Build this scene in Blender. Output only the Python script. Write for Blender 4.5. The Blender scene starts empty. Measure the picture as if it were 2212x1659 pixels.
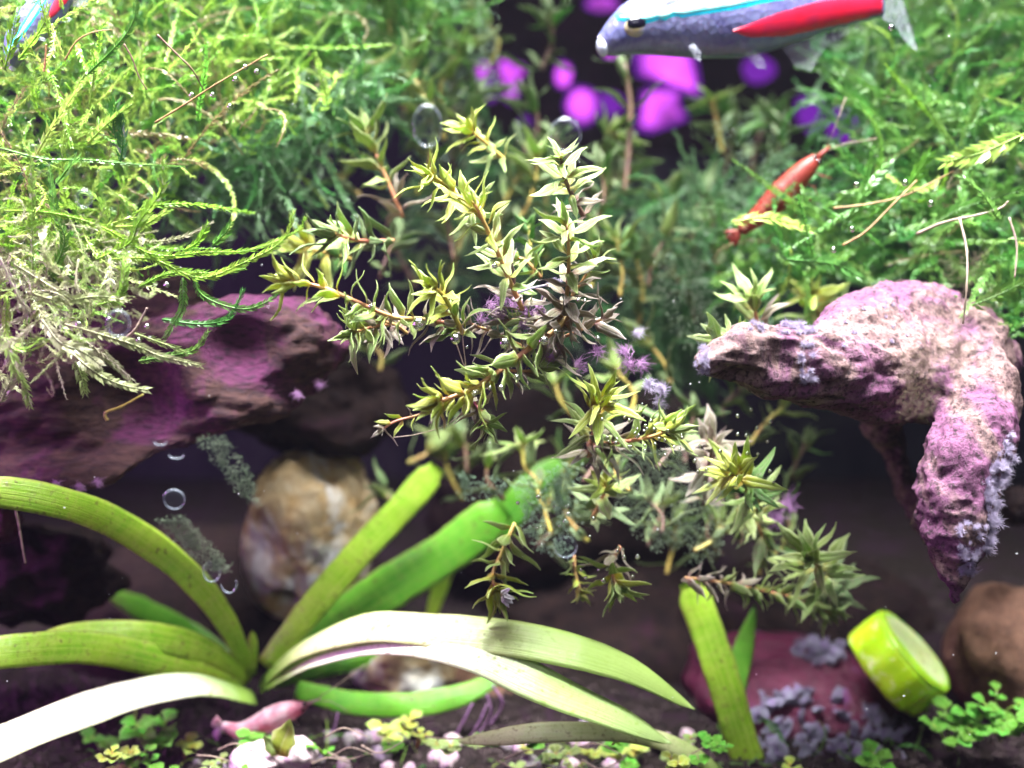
import bpy, bmesh, math, random
import numpy as np
from mathutils import Vector, Matrix, noise as mnoise
R = math.radians
rng = random.Random(7)
nrng = np.random.default_rng(7)
SC = bpy.context.scene
COL = SC.collection
# ------------------------------------------------------------------ units: 1 Blender unit = 1 cm
SC.unit_settings.system = 'METRIC'
SC.unit_settings.scale_length = 0.01
# ------------------------------------------------------------------ camera
CAM = Vector((0.0, -12.0, 5.6)); PITCH = R(10); HT = math.tan(R(22.5))
cd = bpy.data.cameras.new('camera'); cam = bpy.data.objects.new('camera', cd); COL.objects.link(cam)
cam.location = CAM; cam.rotation_euler = (R(90) - PITCH, 0, 0)
cd.sensor_width = 36; cd.lens = 18 / HT
cd.clip_start = 0.1; cd.clip_end = 400
cd.dof.use_dof = True; cd.dof.focus_distance = 12.15; cd.dof.aperture_fstop = 0.155
SC.camera = cam
# ------------------------------------------------------------------ world and lamps
w = bpy.data.worlds.new('World'); SC.world = w; w.use_nodes = True
bgn = w.node_tree.nodes['Background']
bgn.inputs[0].default_value = (0.40, 0.40, 0.62, 1); bgn.inputs[1].default_value = 0.018

def area(name, loc, target, sx, sy, power, colr, spread=180):
    l = bpy.data.lights.new(name, 'AREA'); l.shape = 'RECTANGLE'; l.size = sx; l.size_y = sy
    l.energy = power; l.color = colr; l.spread = R(spread)
    o = bpy.data.objects.new(name, l); COL.objects.link(o); o.location = loc
    o.rotation_euler = (Vector(target) - Vector(loc)).to_track_quat('-Z', 'Y').to_euler()
    return o
area('aquarium_lamp', (0.3, -0.2, 15.5), (0.3, 0.3, 0), 18, 3.0, 6100, (0.97, 0.99, 0.98), 66)
area('rear_fill', (0.5, 6.5, 15.5), (0.5, 6.0, 0), 17, 2.5, 1900, (0.95, 1.0, 0.97), 60)  # added fill to brighten the background plants, not a second fixture
area('grow_lamp', (-13, -0.5, 4.5), (0, 1.5, 2.5), 5, 5, 1700, (0.80, 0.20, 1.0))
area('front_fill', (5, -16, 15), (0.5, 0, 3), 14, 9, 1900, (0.90, 0.90, 1.0))  # added front fill from the camera side, no actual window
SC.view_settings.view_transform = 'Standard'; SC.view_settings.look = 'None'
SC.view_settings.exposure = 0.0; SC.view_settings.gamma = 1.0
SC.view_settings.use_curve_mapping = False
try:
    SC.cycles.use_denoising = True
    SC.cycles.max_bounces = 3; SC.cycles.diffuse_bounces = 2; SC.cycles.glossy_bounces = 2; SC.cycles.transmission_bounces = 4; SC.cycles.transparent_max_bounces = 10
    SC.cycles.caustics_reflective = False; SC.cycles.caustics_refractive = False; SC.cycles.sample_clamp_indirect = 4
    SC.cycles.use_adaptive_sampling = True; SC.cycles.adaptive_threshold = 0.07; SC.cycles.use_light_tree = False
except Exception:
    pass

# ------------------------------------------------------------------ helpers
FW = Vector((0, math.cos(PITCH), -math.sin(PITCH))); UP = Vector((0, math.sin(PITCH), math.cos(PITCH)))
def P(x, y, Y):
    """point on the plane at depth Y (cm behind the focus plane) seen at photo position x, y (2212 wide)"""
    d = FW + Vector((1, 0, 0)) * ((x - 1106) / 1106 * HT) + UP * (-(y - 829.5) / 1106 * HT)
    return CAM + d * ((Y - CAM.y) / d.y)
def S(px, Y):
    return px * HT / 1106 * ((Y - CAM.y) * math.cos(PITCH) + 0.35)
def cr(pts, n):
    """Catmull-Rom through pts (tuples or Vectors), n samples"""
    p = [np.array(q, dtype=float) for q in pts]
    p = [2 * p[0] - p[1]] + p + [2 * p[-1] - p[-2]]
    k = len(p) - 3; out = []
    for i in range(n):
        u = i / (n - 1) * k; j = min(int(u), k - 1); t = u - j
        a, b, c, d = p[j:j + 4]
        out.append(0.5 * ((2 * b) + (-a + c) * t + (2 * a - 5 * b + 4 * c - d) * t * t + (-a + 3 * b - 3 * c + d) * t ** 3))
    return out
def tagk(o, label=None, cat=None, group=None, kind=None):
    if label: o['label'] = label
    if cat: o['category'] = cat
    if group: o['group'] = group
    if kind: o['kind'] = kind
    return o
def empty(name, loc, label, cat, group=None):
    o = bpy.data.objects.new(name, None); COL.objects.link(o); o.location = loc; o.empty_display_size = 0.1
    return tagk(o, label, cat, group)
def mesh(name, v, f, mat=None, smooth=True, uv=None):
    me = bpy.data.meshes.new(name)
    me.from_pydata([tuple(q) for q in v], [], f)
    if mat: me.materials.append(mat)
    if smooth: me.polygons.foreach_set('use_smooth', [True] * len(me.polygons))
    if uv is not None:
        l = me.uv_layers.new(name='UVMap'); idx = np.empty(len(me.loops), dtype=np.int32)
        me.loops.foreach_get('vertex_index', idx)
        l.data.foreach_set('uv', np.asarray(uv, dtype=np.float32)[idx].ravel())
    me.update()
    return me
def link(name, me, parent=None, mw=None, loc=None):
    o = bpy.data.objects.new(name, me); COL.objects.link(o)
    if parent is not None: o.parent = parent
    if mw is not None:
        if parent is not None:
            pl = Vector((0, 0, 0)); q = parent
            while q is not None: pl += q.location; q = q.parent
            mw = Matrix.Translation(-pl) @ mw
        o.matrix_basis = mw
    elif parent is not None:
        pl = Vector((0, 0, 0)); q = parent
        while q is not None: pl += q.location; q = q.parent
        o.location = -pl
    elif loc is not None: o.location = loc
    return o
def frame_rows(pts):
    """tangent, side, normal along a polyline of Vectors"""
    out = []; up = Vector((0.0, -1, 0.1))
    for i in range(len(pts)):
        t = (pts[min(i + 1, len(pts) - 1)] - pts[max(i - 1, 0)]).normalized()
        s = t.cross(up)
        if s.length < 1e-3: s = t.cross(Vector((1, 0, 0)))
        s.normalize(); n = s.cross(t).normalized(); out.append((t, s, n)); up = n
    return out
def tube(pts, rad, k=6, cap=True):
    pts = [Vector(p) for p in pts]; fr = frame_rows(pts); v = []; f = []
    for i, p in enumerate(pts):
        r = rad(i / (len(pts) - 1)) if callable(rad) else rad
        for j in range(k):
            a = 2 * math.pi * j / k
            v.append(p + fr[i][1] * (r * math.cos(a)) + fr[i][2] * (r * math.sin(a)))
    for i in range(len(pts) - 1):
        for j in range(k):
            f.append((i * k + j, i * k + (j + 1) % k, (i + 1) * k + (j + 1) % k, (i + 1) * k + j))
    if cap:
        f.append(tuple(range(k))[::-1]); f.append(tuple((len(pts) - 1) * k + j for j in range(k)))
    return v, f
def join(parts):
    v = []; f = []
    for a, b in parts:
        o = len(v); v += list(a); f += [tuple(i + o for i in q) for q in b]
    return v, f

# ------------------------------------------------------------------ materials
class NT:
    def __init__(s, name):
        s.m = bpy.data.materials.new(name); s.m.use_nodes = True; s.t = s.m.node_tree
        s.t.nodes.clear(); s.out = s.t.nodes.new('ShaderNodeOutputMaterial')
    def n(s, typ, **kw):
        x = s.t.nodes.new('ShaderNode' + typ)
        for k, v in kw.items():
            if k in ('operation', 'blend_type', 'data_type', 'noise_dimensions', 'feature', 'attribute_name', 'wave_type', 'bands_direction', 'distribution'): setattr(x, k, v)
        return x
    def set(s, x, i, v):
        if isinstance(v, bpy.types.NodeSocket): s.t.links.new(v, x.inputs[i])
        elif isinstance(v, (tuple, list)) and len(v) == 3 and x.inputs[i].type == 'RGBA': x.inputs[i].default_value = (*v, 1)
        else: x.inputs[i].default_value = v
    def coords(s, kind='Object', scale=(1, 1, 1)):
        c = s.n('TexCoord'); m = s.n('Mapping'); s.t.links.new(c.outputs[kind], m.inputs[0]); m.inputs[3].default_value = scale
        return m.outputs[0]
    def noise(s, vec, scale, detail=4, rough=0.55, dist=0):
        x = s.n('TexNoise'); s.set(x, 0, vec); x.inputs['Scale'].default_value = scale; x.inputs['Detail'].default_value = detail
        x.inputs['Roughness'].default_value = rough; x.inputs['Distortion'].default_value = dist
        return x.outputs[0]
    def ramp(s, fac, stops):
        x = s.n('ValToRGB'); s.set(x, 0, fac); e = x.color_ramp.elements
        while len(e) < len(stops): e.new(0.5)
        for q, (p, c) in zip(e, stops): q.position = p; q.color = (*c, 1) if len(c) == 3 else c
        return x.outputs[0]
    def val(s, fac, a, b):
        x = s.n('MapRange'); s.set(x, 0, fac); x.inputs[1].default_value = a; x.inputs[2].default_value = b
        return x.outputs[0]
    def mix(s, fac, a, b, mode='MIX'):
        x = s.n('Mix', data_type='RGBA', blend_type=mode); s.set(x, 0, fac); s.set(x, 6, a); s.set(x, 7, b)
        return x.outputs[2]
    def math(s, op, a, b=0.0):
        x = s.n('Math', operation=op); s.set(x, 0, a); s.set(x, 1, b); return x.outputs[0]
    def bump(s, h, strength, dist=0.02):
        x = s.n('Bump'); x.inputs['Strength'].default_value = strength; x.inputs['Distance'].default_value = dist
        s.set(x, 'Height', h); return x.outputs[0]
    def pbsdf(s, color, rough=0.5, bump=None, spec=0.5, **kw):
        x = s.n('BsdfPrincipled'); s.set(x, 'Base Color', color); s.set(x, 'Roughness', rough)
        x.inputs['Specular IOR Level'].default_value = spec
        if bump is not None: s.set(x, 'Normal', bump)
        for k, v in kw.items(): s.set(x, k.replace('_', ' '), v)
        return x.outputs[0]
    def mixs(s, fac, a, b):
        x = s.n('MixShader'); s.set(x, 0, fac); s.t.links.new(a, x.inputs[1]); s.t.links.new(b, x.inputs[2]); return x.outputs[0]
    def done(s, sh):
        s.t.links.new(sh, s.out.inputs[0]); return s.m

def leaf_mat(name, base, mid, tip, margin, transl=0.35, rough=0.35, spec=0.5, var=0.35, blot=(0.30, 0.14, 0.16), blot_amt=0.5):
    t = NT(name); tc = t.n('TexCoord'); sp = t.n('SeparateXYZ'); t.t.links.new(tc.outputs['UV'], sp.inputs[0])
    u, v = sp.outputs[0], sp.outputs[1]
    oi = t.n('ObjectInfo')
    e = t.math('MULTIPLY', t.math('ABSOLUTE', t.math('SUBTRACT', u, 0.5)), 2.0)
    col = t.ramp(v, [(0.0, base), (0.28, mid), (1.0, tip)])
    nz = t.noise(t.coords('Object', (1, 1, 1)), 14, 3)
    col = t.mix(t.math('MULTIPLY', t.val(nz, 0.50, 0.72), blot_amt), col, blot)
    hsv = t.n('HueSaturation'); t.set(hsv, 4, col)
    t.set(hsv, 'Hue', t.math('ADD', 0.5 - 0.05 * var, t.math('MULTIPLY', oi.outputs['Random'], 0.10 * var)))
    t.set(hsv, 'Value', t.math('ADD', 1 - var * 0.6, t.math('MULTIPLY', oi.outputs['Random'], var * 1.2)))
    col = hsv.outputs[0]
    col = t.mix(t.math('MULTIPLY', t.val(e, 0.68, 0.95), 0.75), col, margin)
    col = t.mix(t.math('MULTIPLY', t.val(e, 0.12, 0.03), 0.45), col, margin)
    b = t.bump(t.math('ADD', t.noise(t.coords('Object'), 30, 4), t.math('MULTIPLY', t.val(e, 0.0, 0.15), 0.6)), 0.55, 0.03)
    d = t.pbsdf(col, rough, b, spec)
    tr = t.n('BsdfTranslucent'); t.set(tr, 0, col)
    return t.done(t.mixs(transl, d, tr.outputs[0]))
M = {}
M['leaf_yellow'] = leaf_mat('leaf_yellow', (0.62, 0.38, 0.04), (0.50, 0.56, 0.07), (0.38, 0.50, 0.12), (0.70, 0.74, 0.34), 0.45, blot_amt=0.12)
M['leaf_olive'] = leaf_mat('leaf_olive', (0.42, 0.32, 0.06), (0.27, 0.39, 0.09), (0.34, 0.44, 0.16), (0.60, 0.66, 0.36), 0.45, blot_amt=0.28)
M['leaf_mauve'] = leaf_mat('leaf_mauve', (0.38, 0.18, 0.16), (0.27, 0.25, 0.15), (0.33, 0.26, 0.24), (0.54, 0.46, 0.44), 0.42, blot_amt=0.5)
M['leaf_green'] = leaf_mat('leaf_green', (0.22, 0.26, 0.04), (0.09, 0.24, 0.04), (0.11, 0.26, 0.06), (0.25, 0.40, 0.14), 0.4)
M['leaf_dim'] = leaf_mat('leaf_dim', (0.25, 0.22, 0.07), (0.14, 0.22, 0.08), (0.18, 0.27, 0.11), (0.28, 0.36, 0.17), 0.35, rough=0.5)
M['leaf_carpet'] = leaf_mat('leaf_carpet', (0.16, 0.34, 0.03), (0.13, 0.40, 0.03), (0.15, 0.44, 0.05), (0.30, 0.55, 0.12), 0.4, blot_amt=0.0)
M['petal'] = leaf_mat('petal', (0.75, 0.35, 0.32), (0.80, 0.70, 0.75), (0.85, 0.80, 0.85), (0.9, 0.85, 0.9), 0.3, blot_amt=0)
M['leaf_red'] = leaf_mat('leaf_red', (0.55, 0.08, 0.12), (0.65, 0.22, 0.30), (0.60, 0.30, 0.38), (0.75, 0.45, 0.55), 0.35, blot_amt=0.2)

def simple(name, c1, c2, scale, rough=0.5, bump=0.3, spec=0.4, transl=0, dist=0.02, stretch=(1, 1, 1), detail=5, **kw):
    t = NT(name); vec = t.coords('Object', stretch); nz = t.noise(vec, scale, detail)
    col = t.mix(t.val(nz, 0.35, 0.65), c1, c2)
    d = t.pbsdf(col, rough, t.bump(nz, bump, dist) if bump else None, spec, **kw)
    if transl:
        tr = t.n('BsdfTranslucent'); t.set(tr, 0, col); d = t.mixs(transl, d, tr.outputs[0])
    return t.done(d)
M['stem_red'] = simple('stem_red', (0.42, 0.14, 0.10), (0.45, 0.30, 0.10), 3, 0.4, 0.2)
M['stem_green'] = simple('stem_green', (0.35, 0.32, 0.06), (0.40, 0.24, 0.08), 3, 0.4, 0.2)
M['stem_dark'] = simple('stem_dark', (0.10, 0.05, 0.05), (0.18, 0.10, 0.06), 3, 0.5, 0.2)

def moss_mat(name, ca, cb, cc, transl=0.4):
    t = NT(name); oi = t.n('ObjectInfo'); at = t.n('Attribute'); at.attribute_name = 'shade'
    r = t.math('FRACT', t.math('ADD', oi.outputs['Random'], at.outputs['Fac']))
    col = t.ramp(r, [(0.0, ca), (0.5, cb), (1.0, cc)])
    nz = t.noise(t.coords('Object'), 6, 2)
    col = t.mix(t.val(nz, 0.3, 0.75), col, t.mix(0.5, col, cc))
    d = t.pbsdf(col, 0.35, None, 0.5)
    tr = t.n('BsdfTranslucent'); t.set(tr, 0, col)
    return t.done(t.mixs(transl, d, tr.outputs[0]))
M['moss_bright'] = moss_mat('moss_bright', (0.22, 0.42, 0.03), (0.46, 0.54, 0.12), (0.09, 0.32, 0.03))
M['moss_pale'] = moss_mat('moss_pale', (0.40, 0.42, 0.20), (0.42, 0.34, 0.30), (0.26, 0.40, 0.08))
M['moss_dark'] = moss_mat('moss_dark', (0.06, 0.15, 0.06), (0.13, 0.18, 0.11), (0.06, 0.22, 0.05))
M['moss_mid'] = moss_mat('moss_mid', (0.07, 0.24, 0.03), (0.18, 0.30, 0.06), (0.04, 0.20, 0.04))
M['twig'] = simple('twig', (0.20, 0.10, 0.04), (0.34, 0.20, 0.09), 5, 0.6, 0.5)
M['root_pale'] = simple('root_pale', (0.28, 0.19, 0.18), (0.38, 0.28, 0.22), 5, 0.5, 0.3, transl=0.2)
M['hair_lilac'] = simple('hair_lilac', (0.55, 0.46, 0.68), (0.68, 0.60, 0.76), 4, 0.6, 0, transl=0.4)
M['hair_purple'] = simple('hair_purple', (0.38, 0.18, 0.42), (0.50, 0.28, 0.50), 4, 0.6, 0, transl=0.4)

def ribbon_mat(name, c1, c2, yel, transl=0.42, rough=0.3, green=None):
    t = NT(name); tc = t.n('TexCoord'); mp = t.n('Mapping'); t.t.links.new(tc.outputs['UV'], mp.inputs[0]); mp.inputs[3].default_value = (1, 1, 1)
    sp = t.n('SeparateXYZ'); t.t.links.new(tc.outputs['UV'], sp.inputs[0]); u, v = sp.outputs[0], sp.outputs[1]
    e = t.math('MULTIPLY', t.math('ABSOLUTE', t.math('SUBTRACT', u, 0.5)), 2.0)
    big = t.noise(t.coords('Object', (1, 1, 1)), 1.6, 4)
    fine = t.noise(t.coords('Object', (1, 1, 1)), 24, 3)
    mpv = t.n('Mapping'); t.t.links.new(tc.outputs['UV'], mpv.inputs[0]); mpv.inputs[3].default_value = (26, 0.6, 1)
    veins = t.noise(mpv.outputs[0], 1.0, 2)
    mpc = t.n('Mapping'); t.t.links.new(tc.outputs['UV'], mpc.inputs[0]); mpc.inputs[3].default_value = (0.8, 16, 1)
    cross = t.noise(mpc.outputs[0], 1.0, 3, 0.6)
    col = t.mix(t.val(big, 0.38, 0.62), c1, c2)
    col = t.mix(t.math('MULTIPLY', t.val(veins, 0.42, 0.62), 0.6), col, yel)
    col = t.mix(t.math('MULTIPLY', t.val(cross, 0.48, 0.60), 0.28), col, yel)
    col = t.mix(t.math('MULTIPLY', t.val(fine, 0.56, 0.70), 0.5), col, (0.22, 0.17, 0.05))
    blot = t.noise(t.coords('Object'), 5.5, 5, 0.65)
    col = t.mix(t.math('MULTIPLY', t.val(blot, 0.57, 0.66), 0.45), col, yel)
    col = t.mix(t.math('MULTIPLY', t.val(e, 0.86, 0.98), 0.5), col, (0.30, 0.22, 0.10))
    sp_ = t.noise(t.coords('Object'), 11, 2, 0.5)
    col = t.mix(t.math('MULTIPLY', t.val(sp_, 0.64, 0.70), 0.6), col, (0.13, 0.085, 0.03))
    if green:
        vv = t.math('ADD', v, t.math('MULTIPLY', big, 0.5))
        k1 = t.val(vv, 0.95, 0.40); k2 = t.val(vv, 1.9, 2.5)
        col = t.mix(t.math('MAXIMUM', k1, t.math('MULTIPLY', k2, 0.8)), col, green)  # whitened middle is painted-in glare; base and tip stay green
    h = t.math('ADD', t.math('MULTIPLY', veins, 0.6), t.math('MULTIPLY', cross, 0.5))
    d = t.pbsdf(col, rough, t.bump(h, 0.5, 0.04), 0.5)
    tr = t.n('BsdfTranslucent'); t.set(tr, 0, col)
    return t.done(t.mixs(transl, d, tr.outputs[0]))
M['ribbon_green'] = ribbon_mat('ribbon_green', (0.22, 0.50, 0.015), (0.36, 0.60, 0.03), (0.56, 0.68, 0.12), 0.48)
M['ribbon_vivid'] = ribbon_mat('ribbon_vivid', (0.04, 0.28, 0.01), (0.13, 0.44, 0.02), (0.24, 0.50, 0.06))
M['ribbon_pale_glare'] = ribbon_mat('ribbon_pale_glare', (0.48, 0.56, 0.22), (0.60, 0.64, 0.32), (0.72, 0.68, 0.42), 0.3, 0.28, (0.34, 0.52, 0.10))  # pale leaf tone with some overexposure painted in
M['ribbon_glare'] = ribbon_mat('ribbon_glare', (0.78, 0.80, 0.62), (0.80, 0.76, 0.70), (0.86, 0.84, 0.66), 0.25, 0.25, (0.34, 0.52, 0.10))  # overexposed lamplight painted into the leaf colour

def stain_mat(name, a, b, stain, dark, sc=1.0, stretch=(1, 1, 1), stain_lo=0.48, dark_lo=0.56, rough=0.7, pale=None, bump=0.7, spec=0.3):
    t = NT(name); vec = t.coords('Object', stretch); vo = t.coords('Object')
    n1 = t.noise(vec, 1.1 * sc, 6, 0.6, 0.6); n2 = t.noise(vec, 5 * sc, 8, 0.65, 0.3); n3 = t.noise(vo, 0.8 * sc, 5, 0.6, 1.0); n4 = t.noise(vec, 13 * sc, 6, 0.7)
    col = t.mix(t.val(n2, 0.36, 0.64), a, b)
    col = t.mix(t.val(n3, stain_lo, stain_lo + 0.10), col, stain)
    if pale: col = t.mix(t.math('MULTIPLY', t.val(n1, 0.54, 0.62), 0.85), col, pale)
    col = t.mix(t.math('MULTIPLY', t.val(n4, dark_lo - 0.03, dark_lo + 0.10), 0.9), col, dark)
    h = t.math('ADD', t.math('MULTIPLY', n2, 1.2), t.math('MULTIPLY', n4, 0.8))
    return t.done(t.pbsdf(col, rough, t.bump(h, bump, 0.06), spec))
M['wood_right'] = stain_mat('wood_right', (0.105, 0.056, 0.062), (0.245, 0.15, 0.142), (0.155, 0.052, 0.118), (0.022, 0.010, 0.014), 1.3, (1, 1, 1.0), 0.47, 0.515)
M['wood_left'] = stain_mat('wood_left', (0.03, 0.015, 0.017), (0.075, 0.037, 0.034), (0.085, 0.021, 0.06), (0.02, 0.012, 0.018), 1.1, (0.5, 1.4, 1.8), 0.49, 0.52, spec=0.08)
M['rock_brown'] = stain_mat('rock_brown', (0.085, 0.038, 0.024), (0.16, 0.078, 0.048), (0.20, 0.09, 0.085), (0.03, 0.015, 0.012), 1.2, (1, 1, 1), 0.60, 0.58)
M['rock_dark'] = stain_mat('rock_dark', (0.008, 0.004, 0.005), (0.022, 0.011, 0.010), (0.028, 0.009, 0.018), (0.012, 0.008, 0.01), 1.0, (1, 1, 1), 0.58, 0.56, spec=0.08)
M['rock_maroon'] = stain_mat('rock_maroon', (0.06, 0.008, 0.026), (0.10, 0.014, 0.04), (0.16, 0.05, 0.20), (0.03, 0.008, 0.02), 1.3, (1, 1, 1), 0.60, 0.62, rough=0.28)
M['rock_mottled'] = stain_mat('rock_mottled', (0.26, 0.16, 0.065), (0.32, 0.25, 0.16), (0.42, 0.42, 0.44), (0.07, 0.035, 0.02), 0.9, (1, 1, 1), 0.50, 0.60, pale=(0.42, 0.40, 0.37), bump=0.25)
M['chip'] = stain_mat('chip', (0.20, 0.19, 0.26), (0.32, 0.31, 0.40), (0.26, 0.18, 0.36), (0.06, 0.05, 0.08), 2.5)
M['pebble_pink'] = stain_mat('pebble_pink', (0.60, 0.42, 0.46), (0.72, 0.58, 0.60), (0.55, 0.30, 0.50), (0.25, 0.15, 0.18), 2.0)
M['pebble_grey'] = stain_mat('pebble_grey', (0.20, 0.18, 0.19), (0.34, 0.30, 0.28), (0.30, 0.20, 0.32), (0.05, 0.04, 0.05), 2.0)
M['soil'] = stain_mat('soil', (0.009, 0.006, 0.006), (0.02, 0.013, 0.011), (0.022, 0.010, 0.018), (0.015, 0.01, 0.012), 2.0, spec=0.08)
M['granule'] = simple('granule', (0.010, 0.007, 0.007), (0.045, 0.03, 0.032), 2.5, 0.8, 0.3, 0.1)
M['wall'] = stain_mat('wall', (0.020, 0.018, 0.03), (0.035, 0.033, 0.045), (0.05, 0.055, 0.05), (0.01, 0.01, 0.015), 0.3, (1, 1, 0.3), 0.55, 0.6, rough=0.4, bump=0.1, spec=0.08)
M['algae_pale'] = simple('algae_pale', (0.36, 0.52, 0.36), (0.45, 0.60, 0.45), 8, 0.8, 0, transl=0.3)
M['algae_dark'] = simple('algae_dark', (0.30, 0.40, 0.26), (0.42, 0.50, 0.36), 8, 0.8, 0, transl=0.3)
M['algae_tan'] = simple('algae_tan', (0.50, 0.40, 0.28), (0.60, 0.50, 0.34), 8, 0.8, 0, transl=0.3)
M['mote'] = simple('mote', (0.75, 0.75, 0.8), (0.8, 0.8, 0.85), 8, 0.6, 0)

def clear_mat(name, tint, ior, rough=0.02, haze=0.0, hazec=(0.5, 0.55, 0.7)):
    t = NT(name); fr = t.n('Fresnel'); fr.inputs[0].default_value = ior
    tr = t.n('BsdfTransparent'); t.set(tr, 0, tint); g = t.n('BsdfGlossy'); g.inputs['Roughness'].default_value = rough
    s = t.mixs(fr.outputs[0], tr.outputs[0], g.outputs[0])
    if haze:
        d = t.n('BsdfDiffuse'); t.set(d, 0, hazec); s = t.mixs(haze, s, d.outputs[0])
    return t.done(s)
M['pane'] = clear_mat('pane', (0.985, 0.99, 0.985), 1.15)
M['drop'] = clear_mat('drop', (0.985, 0.99, 1.0), 1.15, 0.05, 0.05)
M['drop_rim'] = clear_mat('drop_rim', (0.9, 0.93, 1.0), 1.33, 0.1, 0.25, (0.7, 0.75, 0.9))  # pale diffuse colour stands in for the reflection along the bubble edge
t = NT('air_bubble'); g = t.n('BsdfGlass'); g.inputs['IOR'].default_value = 0.76; g.inputs['Roughness'].default_value = 0.0
gl = t.n('BsdfGlossy'); gl.inputs['Roughness'].default_value = 0.12
M['bubble'] = t.done(t.mixs(0.22, g.outputs[0], gl.outputs[0]))

# ------------------------------------------------------------------ structure
GZ = -1.25
def ground_z(x, y):
    return GZ + 0.10 * mnoise.noise((x * 0.5, y * 0.5, 3)) + 0.05 * mnoise.noise((x * 2, y * 2, 9)) + 0.02 * max(0, y - 2)
def make_ground():
    nx, ny = 150, 110; v = []; f = []
    for j in range(ny):
        for i in range(nx):
            x = -14 + 28 * i / (nx - 1); y = -1.48 + 15.4 * j / (ny - 1)
            v.append((x, y, ground_z(x, y)))
    for j in range(ny - 1):
        for i in range(nx - 1):
            a = j * nx + i; f.append((a, a + 1, a + nx + 1, a + nx))
    o = link('ground', mesh('ground', v, f, M['soil'])); o['kind'] = 'structure'
    # soil granules: nobody could count them
    n = 9000; ico = np.array([(0, 0, 1), (0.9, 0, 0), (0, 0.9, 0), (-0.9, 0, 0), (0, -0.9, 0), (0, 0, -1)]) ; fc = [(0, 1, 2), (0, 2, 3), (0, 3, 4), (0, 4, 1), (5, 2, 1), (5, 3, 2), (5, 4, 3), (5, 1, 4)]
    V = []; F = []; sh = []
    for i in range(n):
        y = -1.35 + 9 * rng.random() ** 1.6; x = (rng.random() - 0.5) * (12 + 1.0 * y); s = 0.03 + 0.07 * rng.random()
        a = ico * (s * nrng.uniform(0.6, 1.3, (6, 1))); th = rng.random() * 6.28; c, q = math.cos(th), math.sin(th)
        a = a @ np.array([[c, -q, 0], [q, c, 0], [0, 0, 0.8]]) + (x, y, ground_z(x, y) + 0.02)
        o0 = len(V); V += a.tolist(); F += [tuple(k + o0 for k in q2) for q2 in fc]; sh += [rng.random()] * 6
    me = mesh('soil_granules', V, F, M['granule'], False)
    at = me.attributes.new('shade', 'FLOAT', 'POINT'); at.data.foreach_set('value', sh)
    tagk(link('soil_granules', me), 'dark brown and greyish aquarium soil granules covering the tank floor', 'gravel', kind='stuff')
make_ground()
def box(x0, x1, y0, y1, z0, z1):
    v = [(x, y, z) for x in (x0, x1) for y in (y0, y1) for z in (z0, z1)]
    f = [(0, 1, 3, 2), (4, 6, 7, 5), (0, 4, 5, 1), (2, 3, 7, 6), (0, 2, 6, 4), (1, 5, 7, 3)]
    return v, f
bw = link('wall_back', mesh('wall_back', *box(-16, 16, 14, 14.4, -2, 13), M['wall'], False)); bw['kind'] = 'structure'

# ------------------------------------------------------------------ stones and wood
def fract(p, s, o=5, h=0.5):
    a = 1; f = s; r = 0
    for _ in range(o):
        r += a * mnoise.noise(p * f); a *= h; f *= 2.1
    return r
ICO = {}
def ico(sub):
    if sub not in ICO:
        bm = bmesh.new(); bmesh.ops.create_icosphere(bm, subdivisions=sub, radius=1)
        ICO[sub] = ([v.co.copy() for v in bm.verts], [tuple(v.index for v in f.verts) for f in bm.faces]); bm.free()
    return ICO[sub]
def rock_mesh(name, rad, seed, mat, sub=5, amp=0.22, fs=1.1, flat=0.0):
    V, F = ico(sub); off = Vector((seed * 7.3, seed * 3.1, seed * 1.7)); out = []
    for p in V:
        d = 1 + amp * fract(p + off, fs, 5 if sub > 3 else 3)
        q = Vector((p.x * rad[0], p.y * rad[1], p.z * rad[2])) * d
        out.append(q)
    return mesh(name, out, F, mat, sub > 2)
def rock(name, x, y, Y, rpx, seed, mat, label, cat='stone', sub=5, amp=0.22, fs=1.1, rot=(0, 0, 0), dy=1.0):
    rad = (S(rpx[0], Y), S(max(rpx), Y) * dy, S(rpx[1], Y))
    o = link(name, rock_mesh(name, rad, seed, mat, sub, amp, fs)); o.location = P(x, y, Y); o.rotation_euler = rot
    return tagk(o, label, cat)
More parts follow.
